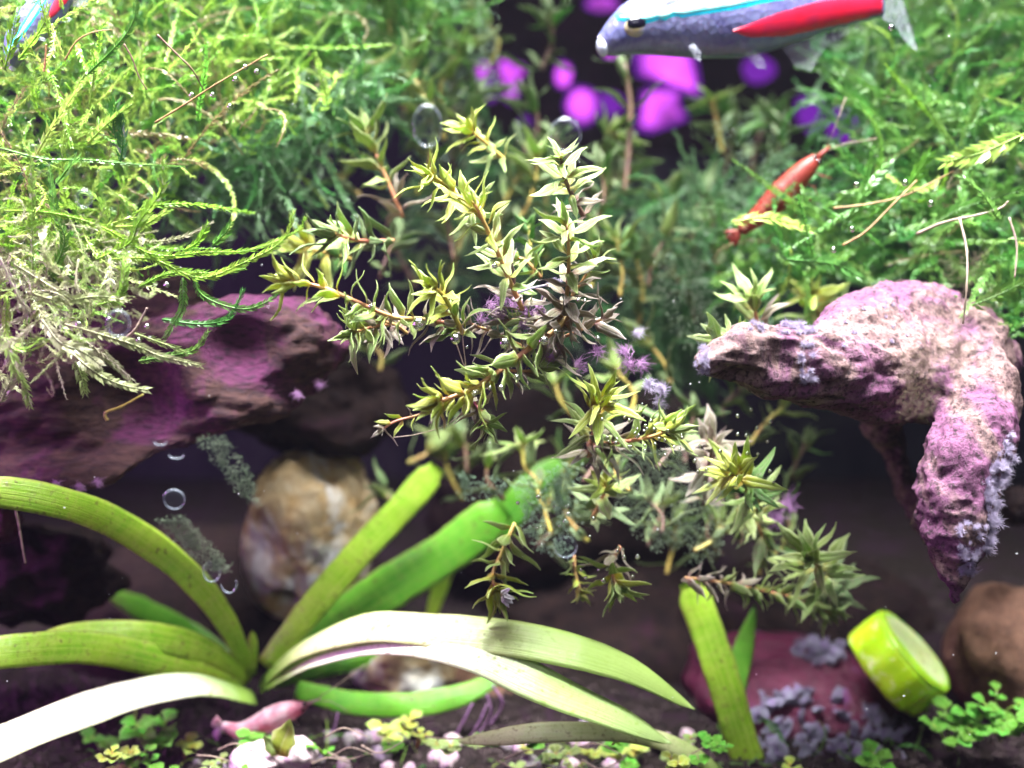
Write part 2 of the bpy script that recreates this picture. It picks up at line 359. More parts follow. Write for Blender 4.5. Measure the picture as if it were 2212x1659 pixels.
def blob_mesh(name, limbs, voxel, mat, amp, sc, seed, stretch=(1, 1, 1), dents=(), pit=0.05, grain=None, gamp=0.05):
    parts = []
    for pts, n in limbs:
        path = cr([(*P(x, y, Y), S(r, Y)) for x, y, Y, r in pts], n)
        rr = [p[3] for p in path]
        parts.append(tube([Vector(p[:3]) for p in path], lambda t, rr=rr: rr[min(int(round(t * (len(rr) - 1))), len(rr) - 1)], 18))
        for e in (path[0], path[-1]):
            V, F = ico(3); parts.append(([Vector(e[:3]) + p * (e[3] * 0.985) for p in V], F))
    o = bpy.data.objects.new('tmp', mesh('tmp', *join(parts))); COL.objects.link(o)
    m = o.modifiers.new('r', 'REMESH'); m.mode = 'VOXEL'; m.voxel_size = voxel
    s = o.modifiers.new('s', 'SMOOTH'); s.iterations = 12; s.factor = 0.6
    dg = bpy.context.evaluated_depsgraph_get(); me = bpy.data.meshes.new_from_object(o.evaluated_get(dg)); bpy.data.objects.remove(o)
    me.name = name; me.materials.clear(); me.materials.append(mat)
    n = len(me.vertices); co = np.empty(n * 3); me.vertices.foreach_get('co', co); co = co.reshape(-1, 3)
    no = np.empty(n * 3); me.vertex_normals.foreach_get('vector', no); no = no.reshape(-1, 3)
    off = Vector((seed, seed * 2.1, seed * 0.7)); st = Vector(stretch)
    d = np.array([amp * fract(Vector((c[0] * st.x, c[1] * st.y, c[2] * st.z)) + off, sc, 6, 0.55) for c in co])
    for i, c in enumerate(co):
        q = Vector((c[0] * st.x, c[1] * st.y, c[2] * st.z)) + off
        rdg = 1 - abs(mnoise.noise(q * 3.1 * sc / 1.3)) * 2.2; d[i] -= pit * max(0, rdg) ** 3
        d[i] -= pit * 1.5 * max(0, mnoise.noise(Vector(c) * 4.7 + off) - 0.22)
        d[i] -= 0.35 * pit * max(0, mnoise.noise(Vector(c) * 11.0 + off) - 0.1)
        if grain:
            g_ = grain(c); d[i] -= gamp * (abs(mnoise.noise(g_)) + 0.5 * abs(mnoise.noise(g_ * 2.3)))
    co = co + no * d[:, None]
    for (dp, dr, dv) in dents:
        e = co - np.array(dp); w_ = np.exp(-((e ** 2).sum(1) / dr ** 2) ** 2); co = co + w_[:, None] * np.array(dv)
    me.vertices.foreach_set('co', co.ravel())
    me.polygons.foreach_set('use_smooth', [True] * len(me.polygons)); me.update()
    return me

def tuft_mesh(name, n, L, mat, spread=1.0, r=0.006, up=Vector((0, 0, 1))):
    parts = []
    for i in range(n):
        d = Vector((rng.gauss(0, 1), rng.gauss(0, 1), rng.gauss(0, 1))).normalized() * spread + up * 0.9; d.normalize()
        l = L * rng.uniform(0.5, 1.1); b = Vector((rng.gauss(0, 1), rng.gauss(0, 1), rng.gauss(0, 1))) * L * 0.22
        side = Vector((rng.gauss(0, 1), rng.gauss(0, 1), rng.gauss(0, 1))) * l * 0.2
        parts.append(tube([b, b + d * l * 0.5 + side * 0.6, b + d * l + side], lambda t: r * (1 - 0.7 * t), 3, False))
    return mesh(name, *join(parts), mat)
TUFT_L = [tuft_mesh('algae_tuft', 120, 0.12, M['hair_lilac'], 1.3, 0.004) for _ in range(3)]
TUFT_P = [tuft_mesh('algae_tuft', 60, 0.16, M['hair_purple'], 1.6, 0.005) for _ in range(3)]

WR = empty('driftwood', P(2100, 1300, 1.6), 'forked pale driftwood with mauve stains and fuzzy tips on the right', 'driftwood')
wood_me = blob_mesh('wood', [
    ([(1535, 785, -0.25, 46), (1590, 772, -0.1, 68), (1690, 775, 0.1, 88), (1800, 800, 0.4, 100), (1930, 810, 0.9, 118), (2040, 800, 1.3, 120)], 30),
    ([(1770, 745, 0.5, 50), (1860, 700, 1.0, 78), (1960, 690, 1.4, 92), (2060, 720, 1.6, 88), (2130, 790, 1.6, 80)], 24),
    ([(2090, 740, 1.3, 85), (2125, 830, 0.8, 82), (2100, 950, 0.35, 100), (2065, 1060, 0.05, 98), (2058, 1160, -0.1, 78), (2058, 1240, -0.2, 48), (2058, 1290, -0.25, 22)], 36),
    ([(1900, 850, 1.7, 60), (1930, 970, 2.1, 42), (1965, 1070, 2.0, 34), (2020, 1150, 1.4, 34)], 18),
    ([(2010, 640, 2.0, 42), (1930, 650, 2.1, 50), (1860, 680, 1.9, 44)], 10),
], 0.036, M['wood_right'], 0.075, 1.3, 4.0, (1, 1, 1), [(P(1600, 835, -0.35), 0.20, (0.0, 0.12, 0.03)), (P(1700, 780, -0.4), 0.22, (0, 0.10, 0)), (P(2070, 1010, 0.3), 0.3, (0, 0.12, 0)), (P(2010, 880, 0.2), 0.22, (0, 0.3, 0))], 0.016, lambda c: Vector((c[0] * 1.0 + c[2] * 0.5, c[1] * 4.5, c[2] * 4.5)) if c[0] < 4.25 - 0.25 * c[2] + 0.8 else Vector((c[0] * 4.5, c[1] * 4.5, c[2] * 1.0)), 0.09)
link('wood', wood_me, WR)
for i, (x, y, Y, s) in enumerate([(1497, 775, -0.62, 1.0), (1512, 800, -0.65, .9), (1500, 755, -0.5, .8), (1635, 690, -0.45, 1.1), (1712, 688, -0.5, 1.2), (1735, 700, -0.55, 1.2), (1700, 695, -0.45, 1.0), (1738, 770, -0.55, 1.0), (1745, 790, -0.6, .9), (1738, 815, -0.5, .8), (1580, 715, -0.4, .6), (2150, 1140, -0.02, 1.5), (2135, 1180, 0.0, 1.5), (2120, 1150, -0.1, 1.4), (2160, 1100, 0.1, 1.5), (2150, 1060, 0.1, 1.2), (2165, 970, 0.1, 1.1), (2110, 1210, 0.1, 1.2), (1935, 860, -0.15, .8), (1960, 780, -0.2, .9), (2145, 1220, 0.2, 1.2), (1820, 660, 0.2, 1.0)]):
    pass
from mathutils.bvhtree import BVHTree
WBVH = BVHTree.FromPolygons([v.co.copy() for v in wood_me.vertices], [tuple(p.vertices) for p in wood_me.polygons])
def wood_tufts(poly, n, sc):
    for i in range(n):
        for _ in range(30):
            xs = [p[0] for p in poly]; ys = [p[1] for p in poly]; x = rng.uniform(min(xs), max(xs)); y = rng.uniform(min(ys), max(ys))
            h = WBVH.ray_cast(CAM, (P(x, y, 0) - CAM).normalized())
            if h[0] is not None: break
        else: continue
        m = Matrix.Translation(h[0]) @ Vector((0, 0, 1)).rotation_difference(h[1]).to_matrix().to_4x4() @ Matrix.Rotation(rng.uniform(0, 6), 4, 'Z') @ Matrix.Scale(rng.uniform(*sc), 4)
        link('algae_tuft', TUFT_L[i % 3], WR, m)
wood_tufts([(1480, 740), (1530, 830)], 18, (0.19, 0.47)); wood_tufts([(1690, 670), (1760, 720)], 16, (0.28, 0.62)); wood_tufts([(1620, 690), (1650, 715)], 6, (0.28, 0.55))
wood_tufts([(1725, 740), (1770, 840)], 14, (0.19, 0.47)); wood_tufts([(2130, 1000), (2180, 1230)], 52, (0.28, 0.66)); wood_tufts([(2070, 1130), (2150, 1240)], 28, (0.22, 0.58)); wood_tufts([(2140, 930), (2190, 1000)], 10, (0.28, 0.62)); wood_tufts([(1820, 650), (1960, 780)], 12, (0.17, 0.39))

WL = empty('driftwood', P(100, 1060, 2.2), 'dark purple brown driftwood slab under the moss on the left', 'driftwood')
wl_me = blob_mesh('wood', [
    ([(-140, 900, 2.6, 190), (120, 890, 2.3, 165), (330, 830, 2.0, 140), (500, 770, 1.9, 130), (630, 740, 1.9, 110), (690, 745, 2.0, 70)], 30),
    ([(-100, 1020, 1.8, 75), (80, 1030, 1.5, 60), (210, 1025, 1.35, 46), (300, 975, 1.4, 40), (430, 920, 1.5, 42), (560, 870, 1.6, 50), (650, 800, 1.8, 55)], 30),
    ([(-60, 700, 3.0, 120), (200, 680, 3.0, 110), (420, 690, 2.8, 90)], 16),
], 0.048, M['wood_left'], 0.12, 1.0, 11.0, (0.7, 1.6, 2.0), [(P(480, 760, 0.9), 0.6, (0, 0.5, 0)), (P(230, 870, 0.8), 0.8, (0, 0.6, 0))], 0.03, lambda c: Vector((c[0] * 0.9, c[1] * 3.5, c[2] * 4.0 - c[0] * 1.2)), 0.10)
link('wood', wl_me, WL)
for i, (x, y, Y) in enumerate([(120, 1045, 0.9), (170, 1050, 0.95), (70, 1050, 1.0), (210, 1040, 1.0), (640, 850, 1.2), (690, 830, 1.5)]):
    link('algae_tuft', TUFT_P[i % 3], WL, Matrix.Translation(P(x, y, Y)) @ Matrix.Rotation(math.pi, 4, 'X') @ Matrix.Scale(0.5, 4))

rock('rounded_stone', 690, 880, 4.6, (165, 120), 3, M['rock_dark'], 'dark rounded stone leaning above the mottled tan stone', amp=0.35)
def mottled():
    Y = 4.0; rad = (S(145, Y), S(110, Y), S(208, Y)); V, F = ico(6); out = []; c = P(672, 1162, Y)
    hole = Vector((-0.33, -0.72, -0.60)).normalized()
    for p in V:
        d = 1 + 0.20 * fract(p + Vector((5, 2, 8)), 1.1, 5)
        g = math.exp(-((p - hole).length / 0.19) ** 4); g2 = math.exp(-((p - Vector((-0.1, -0.95, 0.25)).normalized()).length / 0.3) ** 2)
        d -= 0.75 * g; d += 0.05 * g2
        out.append(Vector((p.x * rad[0], p.y * rad[1], p.z * rad[2])) * d)
    o = link('mottled_stone', mesh('mottled_stone', out, F, M['rock_mottled'])); o.location = c
    tagk(o, 'mottled tan and white stone with a dark hole behind the ribbon leaves', 'stone')
mottled()
rock('brown_stone', 2180, 1420, 3.0, (130, 165), 8, M['rock_brown'], 'reddish brown stone below the driftwood tip at the right edge', amp=0.16)
rock('maroon_stone', 1720, 1520, 3.4, (260, 140), 5, M['rock_maroon'], 'glossy dark maroon stone strewn with grey chips', amp=0.16, rot=(0, R(14), 0))
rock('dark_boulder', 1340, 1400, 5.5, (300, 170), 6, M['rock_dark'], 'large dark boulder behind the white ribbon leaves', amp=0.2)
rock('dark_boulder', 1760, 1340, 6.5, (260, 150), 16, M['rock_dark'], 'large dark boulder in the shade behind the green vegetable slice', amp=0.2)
rock('lumpy_stone', 90, 1240, 2.9, (155, 105), 9, M['rock_dark'], 'lumpy dark brown stone in the hollow below the left driftwood', amp=0.35, fs=1.5)
rock('purple_stone', 5, 1120, 2.0, (38, 52), 12, M['rock_maroon'], 'small purple stone at the left edge under the driftwood', sub=4)
rock('speckled_stone', 1010, 1500, 4.4, (260, 110), 13, M['rock_brown'], 'brown speckled stone under the arching white leaves', amp=0.22)
rock('mossy_stone', 880, 1430, 4.0, (130, 75), 14, M['rock_mottled'], 'small tan stone behind the base of the ribbon leaves', amp=0.25)
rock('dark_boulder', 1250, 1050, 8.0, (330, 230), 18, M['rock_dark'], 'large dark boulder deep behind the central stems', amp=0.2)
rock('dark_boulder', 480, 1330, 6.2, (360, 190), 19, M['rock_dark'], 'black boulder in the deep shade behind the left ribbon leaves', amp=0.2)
rock('green_pebble', 2200, 1095, 2.8, (35, 45), 20, M['rock_dark'], 'small dark stone beside the fuzzy driftwood limb at right edge', sub=4)

# ------------------------------------------------------------------ vegetable slice
def slice_():
    Y = 2.2; c = P(1942, 1432, Y); rd = S(114, Y); th = S(100, Y)
    root = empty('zucchini_slice', c - Vector((0, 0, rd)), 'bright green thick vegetable slice lying on the maroon stone', 'vegetable slice')
    t = NT('skin'); n = t.noise(t.coords('Object'), 2.2, 4); n2 = t.noise(t.coords('Object'), 9, 2)
    col = t.mix(t.val(n, 0.40, 0.66), (0.42, 0.72, 0.01), (0.58, 0.80, 0.04)); col = t.mix(t.math('MULTIPLY', t.val(n2, 0.58, 0.66), 0.5), col, (0.68, 0.75, 0.32))
    sk = t.done(t.pbsdf(col, 0.3, t.bump(n2, 0.2, 0.02), 0.5, Subsurface_Weight=0.2))
    t = NT('flesh'); tc = t.coords('Object'); n = t.noise(tc, 4, 4)
    sx = t.n('SeparateXYZ'); t.t.links.new(tc, sx.inputs[0]); rad_ = t.math('SQRT', t.math('ADD', t.math('MULTIPLY', sx.outputs[0], sx.outputs[0]), t.math('MULTIPLY', sx.outputs[1], sx.outputs[1])))
    vs = t.n('TexVoronoi'); t.set(vs, 0, tc); vs.inputs['Scale'].default_value = 8
    fc = t.mix(t.val(n, 0.35, 0.65), (0.66, 0.82, 0.30), (0.80, 0.86, 0.50)); fc = t.mix(t.val(t.math('ADD', rad_, t.math('MULTIPLY', n, 0.1)), rd * 0.82, rd * 0.98), fc, (0.40, 0.68, 0.03))
    fc = t.mix(t.math('MULTIPLY', t.val(vs.outputs[0], 0.28, 0.18), t.val(rad_, rd * 0.62, rd * 0.5)), fc, (0.50, 0.52, 0.18))
    fl = t.done(t.pbsdf(fc, 0.35, t.bump(n, 0.3, 0.02), 0.5, Subsurface_Weight=0.3))
    ax = (Vector((1, 0, 0)) * 0.66 + UP * 0.66 - FW * 0.30).normalized()
    q = Vector((0, 0, 1)).rotation_difference(ax).to_matrix().to_4x4()
    def rr(a): return rd * (1 + 0.035 * math.sin(3 * a + 1) + 0.02 * math.sin(7 * a) + 0.012 * math.sin(13 * a))
    def lath(prof):
        k = 48; v = []; f = []
        for r, z in prof:
            for j in range(k):
                a = 2 * math.pi * j / k; v.append((rr(a) * r * math.cos(a), rr(a) * r * math.sin(a), z * th + 0.012 * math.sin(2 * a)))
        for i in range(len(prof) - 1):
            for j in range(k): f.append((i * k + j, i * k + (j + 1) % k, (i + 1) * k + (j + 1) % k, (i + 1) * k + j))
        f.append(tuple(range(k))[::-1]); f.append(tuple((len(prof) - 1) * k + j for j in range(k)))
        return v, f
    link('skin', mesh('skin', *lath([(0.93, -0.5), (0.98, -0.46), (1.0, -0.35), (1.01, 0), (1.0, 0.33), (0.99, 0.37)]), sk), root, Matrix.Translation(c) @ q)
    link('flesh', mesh('flesh', *lath([(0.985, 0.30), (0.988, 0.42), (0.965, 0.48), (0.90, 0.52), (0.6, 0.54), (0.3, 0.55)]), fl), root, Matrix.Translation(c) @ q)
slice_()

# ------------------------------------------------------------------ ribbon-leaved plants
def ribbon(parent, pts, wpx, mat, name='leaf', face=0.55, fold=0.12, tipw=0.25, basew=0.5, n=34, cut=False, label=None, twist=0.0):
    path = cr([tuple(P(x, y, Y)) for x, y, Y in pts], n); path = [Vector(p) for p in path]
    k = 9; v = []; uv = []; f = []; L = 0; cen = path[0].copy()
    for i, p in enumerate(path):
        t = (path[min(i + 1, n - 1)] - path[max(i - 1, 0)]).normalized(); u = i / (n - 1)
        if i: L += (path[i] - path[i - 1]).length
        up = (Vector((0, 0, 1)) * face + Vector((0, -1, 0)) * (1 - face))
        up = (up - t * up.dot(t)).normalized(); s = t.cross(up).normalized()
        if twist:
            up, s = (up * math.cos(twist * u) + s * math.sin(twist * u)), (s * math.cos(twist * u) - up * math.sin(twist * u))
        wd = S(wpx, pts[len(pts) // 2][2]) * 0.42
        env = basew + (1 - basew) * min(1, u / 0.35) ** 0.8
        if not cut: env *= min(1.0, ((1 - u) / 0.28)) ** 0.62 * (1 - 0.0) if u > 0.72 else 1
        if cut: env *= max(0.35, min(1.0, (1 - u) / 0.07)) ** 0.5
        wd = max(wd * env * (1 + 0.07 * mnoise.noise((u * 9, wpx, 3)) + 0.03 * mnoise.noise((u * 30, wpx, 5))), 0.004); wav = (0.05 * math.sin(u * 21 + wpx) + 0.10 * mnoise.noise((u * 6, wpx, 8))) * wd
        for side in (1, -1):
            for j in range(k):
                q = j / (k - 1) * 2 - 1
                ragged = 0.09 * mnoise.noise((q * 4, wpx, 1)) if (cut and i == n - 1) else 0
                h = -fold * wd * q * q + wav * q + side * 0.009 * (1 - q * q * 0.85)
                v.append(p + s * (q * wd) + up * h + t * ragged); uv.append((j / (k - 1), L * 0.5))
    for i in range(n - 1):
        a = i * 2 * k; b = a + 2 * k
        for j in range(k - 1):
            f.append((a + j, a + j + 1, b + j + 1, b + j)); f.append((a + k + j, b + k + j, b + k + j + 1, a + k + j + 1))
        f.append((a, b, b + k, a + k)); f.append((a + k - 1, a + 2 * k - 1, b + 2 * k - 1, b + k - 1))
    for a in (0, (n - 1) * 2 * k):
        for j in range(k - 1): f.append((a + j, a + k + j, a + k + j + 1, a + j + 1))
    o = link(name, mesh(name, v, f, mat, True, uv), parent)
    if label: o['label'] = label
    return o
RP = empty('ribbon_plant', P(558, 1480, 2.4), 'large ribbon leaved green plant with arching strap leaves at lower left', 'aquarium plant')
G_, V_, P_, W_ = M['ribbon_green'], M['ribbon_vivid'], M['ribbon_pale_glare'], M['ribbon_glare']
ribbon(RP, [(540, 1460, 2.3), (482, 1335, 1.9), (385, 1222, 1.4), (240, 1125, 0.8), (100, 1078, 0.4), (-60, 1054, 0.2)], 82, G_, face=0.30, cut=True)
ribbon(RP, [(535, 1455, 2.6), (420, 1375, 3.2), (310, 1318, 3.8), (215, 1272, 4.4)], 62, V_, face=0.3)
ribbon(RP, [(535, 1475, 2.3), (450, 1410, 1.9), (330, 1375, 1.5), (170, 1372, 1.2), (60, 1385, 1.1)], 78, G_, face=0.35)
ribbon(RP, [(520, 1490, 2.2), (380, 1440, 1.6), (200, 1400, 1.0), (40, 1405, 0.5), (-80, 1420, 0.3)], 88, G_, face=0.3, cut=True)
ribbon(RP, [(550, 1505, 2.1), (430, 1475, 1.5), (290, 1495, 0.8), (140, 1545, 0.2), (-10, 1605, -0.3), (-80, 1635, -0.5)], 122, W_, face=0.62, cut=True, label='white strap leaf with painted glare')
ribbon(RP, [(575, 1440, 2.3), (660, 1330, 2.4), (770, 1200, 2.6), (870, 1095, 2.8), (945, 1008, 3.0)], 78, G_, face=0.2, cut=True, basew=0.75)
ribbon(RP, [(590, 1450, 2.5), (700, 1365, 2.8), (840, 1270, 3.0), (970, 1190, 3.2), (1090, 1095, 3.4)], 118, V_, face=0.25, cut=True, basew=0.7, label='vivid green strap leaf with a torn end')
ribbon(RP, [(565, 1470, 2.2), (650, 1400, 1.6), (790, 1352, 0.9), (960, 1360, 0.4), (1160, 1385, 0.2), (1350, 1440, 0.2), (1500, 1532, 0.3)], 118, P_, face=0.62, label='pale strap leaf with painted glare arching to the right')
ribbon(RP, [(570, 1480, 2.1), (690, 1415, 1.3), (850, 1378, 0.6), (1020, 1410, 0.1), (1200, 1490, -0.1), (1340, 1550, 0.0), (1450, 1606, 0.2)], 112, W_, face=0.62, label='white strap leaf with painted glare arching low to the right')
ribbon(RP, [(640, 1490, 2.4), (760, 1518, 2.2), (880, 1522, 2.1), (1000, 1500, 2.2), (1120, 1440, 2.6)], 66, V_, face=0.35, basew=0.8)
ribbon(RP, [(548, 1450, 2.3), (546, 1400, 2.2), (545, 1362, 2.2)], 26, G_, face=0.1, n=12)
ribbon(RP, [(590, 1480, 2.6), (720, 1440, 3.2), (820, 1430, 3.6), (880, 1475, 3.8)], 44, V_, face=0.3)
RQ = empty('ribbon_plant', P(1620, 1700, 1.6), 'yellowish green strap leaved plant rising beside the maroon stone', 'aquarium plant')
ribbon(RQ, [(1640, 1720, 1.4), (1605, 1610, 1.5), (1570, 1490, 1.6), (1530, 1370, 1.8), (1488, 1258, 2.0)], 92, G_, face=0.1, cut=True, basew=0.9)
ribbon(RQ, [(1560, 1740, 2.2), (1575, 1560, 2.3), (1600, 1430, 2.5), (1630, 1310, 2.8)], 60, V_, face=0.1)
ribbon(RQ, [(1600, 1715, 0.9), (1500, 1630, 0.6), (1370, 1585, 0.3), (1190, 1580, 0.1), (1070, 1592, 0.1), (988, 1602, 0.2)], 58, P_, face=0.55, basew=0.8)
RB = empty('ribbon_plant', P(930, 1350, 4.5), 'dim narrow strap leaves behind the vivid green leaf', 'aquarium plant')
ribbon(RB, [(925, 1350, 4.5), (950, 1270, 4.5), (975, 1200, 4.6), (1010, 1120, 5.0)], 44, G_, face=0.1)
ribbon(RB, [(1050, 1180, 4.6), (1110, 1100, 4.8), (1170, 1040, 5.0), (1260, 980, 5.4)], 90, V_, face=0.2)

# ------------------------------------------------------------------ stem plants
def leaf_mesh(name, mat, wd, fold, curl, sub=6, roundl=False, seed=0):
    v = []; uv = []; f = []; xs = (-1, -0.45, 0, 0.45, 1)
    for i in range(sub + 1):
        u = i / sub
        pr = (math.sin(math.pi * min(1, u * 0.97 + 0.03)) ** 0.75) if roundl else (math.sin(math.pi * u ** 0.72) ** 0.85 * (1 - 0.25 * u) + 0.10 * (1 - u))
        wq = max(wd * 0.5 * pr, 0.006); zc = curl * (u * u) + 0.07 * math.sin(u * 6 + seed * 2)
        for s in (1, -1):
            for q in xs:
                jag = 1 + 0.20 * math.sin(i * 2.3 + q * 3 + seed * 3)
                v.append((q * wq * jag, u, zc + fold * wq * abs(q) + s * 0.012 * (1 - abs(q) * 0.8))); uv.append((0.5 + 0.5 * q, u))
    k = 5
    for i in range(sub):
        a = i * 2 * k; b = a + 2 * k
        for j in range(k - 1):
            f.append((a + j, a + j + 1, b + j + 1, b + j)); f.append((a + k + j, b + k + j, b + k + j + 1, a + k + j + 1))
        f.append((a, b, b + k, a + k)); f.append((a + k - 1, a + 2 * k - 1, b + 2 * k - 1, b + k - 1))
    return mesh(name, v, f, mat, True, uv)
LEAF = {}
def leaves(key, kind='lance'):
    if (key, kind) not in LEAF:
        LEAF[(key, kind)] = [leaf_mesh('leaf', M[key], *( (0.75 + 0.06 * i, 0.25, -0.1, 5, True) if kind == 'round' else (0.25 + 0.035 * (i % 4), 0.18 + 0.10 * (i % 3), (-0.22, 0.12, -0.05, 0.2, -0.32, 0.02)[i], 6, False)), seed=i * 1.7) for i in range(6)]
    return LEAF[(key, kind)]
def put_leaf(root, me, base, d, n, L, wsc=1.0):
    d = d.normalized(); n = (n - d * n.dot(d))
    if n.length < 1e-4: n = Vector((0, -1, 0.3)) - d * d.dot(Vector((0, -1, 0.3)))
    n.normalize(); s = d.cross(n)
    m = Matrix((( s.x * L * wsc, d.x * L, n.x * L, base.x), (s.y * L * wsc, d.y * L, n.y * L, base.y), (s.z * L * wsc, d.z * L, n.z * L, base.z), (0, 0, 0, 1)))
    return link('leaf', me, root, m)
def stem_plant(name, label, pts, lpx, step, keys, tipkey='leaf_yellow', stem='stem_green', spx=9, rosette=7, group=None, whorl=3, spread=(68, 40), seed=None, cat='aquarium plant', tipscale=1.14, kind='lance', wsc=1.0, drop=0.0):
    r = random.Random(seed if seed is not None else hash(label) % 1 + sum(map(ord, label)))
    n = 24; path = [Vector(p) for p in cr([tuple(P(*p)) for p in pts], n)]
    Ym = pts[len(pts) // 2][2]; L = S(lpx * 0.96, Ym); st = S(step, Ym); rad = S(spx, Ym) * 0.5
    root = empty(name, path[0], label, cat, group)
    link('stem', mesh('stem', *tube(path, lambda t: rad * (1.0 - 0.35 * t), 7), M[stem]), root)
    acc = [0]
    for i in range(1, n): acc.append(acc[-1] + (path[i] - path[i - 1]).length)
    tot = acc[-1]; nn = max(2, int(tot / st * 1.5)); phi = r.uniform(0, 1.2)
    def at(s):
        for i in range(1, n):
            if acc[i] >= s: break
        t = (s - acc[i - 1]) / max(1e-6, acc[i] - acc[i - 1]); return path[i - 1].lerp(path[i], t), (path[i] - path[i - 1]).normalized()
    for k in range(nn):
        s = tot * (k + 0.35) / nn; p, ax = at(s); u = s / tot
        e1 = ax.cross(Vector((0, 1, 0.05))).normalized(); e2 = ax.cross(e1).normalized()
        phi += math.pi / whorl + r.gauss(0, 0.25)
        for j in range(whorl):
            if r.random() < drop: continue
            a = phi + 2 * math.pi * j / whorl + r.gauss(0, 0.15); rd = e1 * math.cos(a) + e2 * math.sin(a)
            th = R(spread[0] + (spread[1] - spread[0]) * u ** 2 + r.gauss(0, 11)); d = ax * math.cos(th) + rd * math.sin(th) + Vector((0, 0, -0.08))
            key = keys[min(len(keys) - 1, int(u * len(keys) + r.uniform(-0.3, 0.3)) if u * len(keys) > 0.3 else 0)]
            put_leaf(root, r.choice(leaves(key, kind)), p + rd * rad * 0.7, d, ax + Vector((r.gauss(0, .25), r.gauss(0, .25), r.gauss(0, .25))), L * r.uniform(0.72, 1.1), wsc * r.uniform(0.85, 1.15))
    p, ax = path[-1], (path[-1] - path[-3]).normalized(); e1 = ax.cross(Vector((0, 1, 0.05))).normalized(); e2 = ax.cross(e1).normalized()
    for j in range(rosette):
        a = j * 2.4 + r.uniform(0, 0.4); u = j / max(1, rosette - 1); th = R(62 - 48 * u + r.gauss(0, 13)); rd = e1 * math.cos(a) + e2 * math.sin(a)
        put_leaf(root, r.choice(leaves(tipkey, kind)), p - ax * (0.10 * L * (1 - u)) + rd * rad * 0.4, ax * math.cos(th) + rd * math.sin(th), ax + Vector((r.gauss(0, .2), r.gauss(0, .2), r.gauss(0, .2))), L * tipscale * (0.95 - 0.40 * u) * r.uniform(0.68, 1.2), wsc * r.uniform(0.75, 1.15))
    return root
OL, YE, MA, GR, DI = 'leaf_olive', 'leaf_yellow', 'leaf_mauve', 'leaf_green', 'leaf_dim'
SP = 'stem_plant'
stem_plant(SP, 'sharp stem lying leftward with yellow tip over the driftwood slab', [(990, 705, 0.0), (920, 690, -0.1), (850, 685, -0.2), (770, 652, -0.3), (700, 622, -0.35), (625, 606, -0.4)], 82, 42, [MA, OL, OL, YE], stem='stem_red', spx=12, rosette=8, spread=(75, 50))
stem_plant(SP, 'short stem with pale yellow tip cupping upward left of centre', [(1000, 720, 0.0), (985, 690, -0.1), (962, 645, -0.2), (940, 622, -0.3)], 88, 34, [OL, YE, YE], stem='stem_green', spx=12, rosette=8, spread=(66, 45))
stem_plant(SP, 'upright central stem with flower like yellow tip', [(1128, 668, 0.3), (1100, 605, 0.1), (1068, 530, -0.1), (1045, 480, -0.2), (1025, 440, -0.25)], 88, 42, [MA, OL, OL, YE], stem='stem_red', spx=12, rosette=9, spread=(72, 55), tipscale=0.95)
stem_plant(SP, 'stiff vertical stem with tiered leaf pairs right of centre', [(1205, 700, 0.2), (1222, 650, 0.1), (1228, 590, 0.0), (1228, 530, -0.1), (1224, 486, -0.15)], 92, 34, [MA, MA, OL, OL], OL, stem='stem_red', spx=11, rosette=4, spread=(82, 72))
stem_plant(SP, 'main lower stem sloping down left to glowing yellow tip', [(1240, 665, 0.2), (1200, 712, 0.0), (1140, 755, -0.2), (1060, 815, -0.4), (1010, 845, -0.5), (945, 868, -0.6)], 92, 30, [MA, MA, OL, OL, YE, YE], stem='stem_red', spx=15, rosette=11, spread=(66, 60))
stem_plant('twig_plant', 'thin pink twig with a few tiny leaves below the yellow tip', [(950, 885, -0.3), (900, 898, -0.4), (855, 910, -0.45), (830, 925, -0.5)], 46, 34, [MA, YE], MA, stem='stem_red', spx=7, rosette=5, drop=0.3)
stem_plant(SP, 'stem with wide spread tip leaves above the tiered stem', [(1262, 470, 0.9), (1240, 430, 0.8), (1218, 380, 0.6), (1212, 342, 0.5)], 88, 36, [MA, OL, OL], OL, stem='stem_dark', spx=12, rosette=6, spread=(78, 65))
stem_plant(SP, 'yellow green tip leaning left beside the flower like tip', [(1040, 470, 0.6), (1000, 432, 0.4), (962, 400, 0.3), (930, 378, 0.2)], 84, 34, [OL, YE, YE], stem='stem_green', spx=11, rosette=8)
stem_plant(SP, 'soft focus golden tip high above the centre', [(1090, 345, 1.8), (1050, 310, 1.7), (1015, 280, 1.6)], 70, 28, [OL, YE], stem='stem_green', spx=10, rosette=10)
stem_plant(SP, 'spiky tip with bright yellow heart right of the lower stem', [(1270, 985, 0.7), (1285, 925, 0.4), (1298, 870, 0.1)], 98, 30, [MA, OL, YE], stem='stem_red', spx=12, rosette=13, spread=(70, 65), wsc=0.75)
stem_plant(SP, 'bubble studded spiky shoot lying right under the lilac fuzz', [(1270, 960, 0.8), (1340, 955, 0.5), (1400, 945, 0.4), (1445, 930, 0.3)], 90, 28, [MA, OL, YE], OL, stem='stem_red', spx=11, rosette=10, wsc=0.75)
stem_plant(SP, 'broad leaved shoot with bright green heart below the driftwood', [(1640, 1100, 1.0), (1620, 1055, 0.7), (1585, 1020, 0.4)], 105, 34, [OL, GR, YE], YE, stem='stem_green', spx=11, rosette=8)
stem_plant(SP, 'star shaped green rosette left of the hanging driftwood limb', [(1800, 1290, 1.8), (1785, 1255, 1.4), (1752, 1208, 0.9)], 108, 44, [DI, OL], OL, stem='stem_green', spx=10, rosette=11, spread=(85, 75))
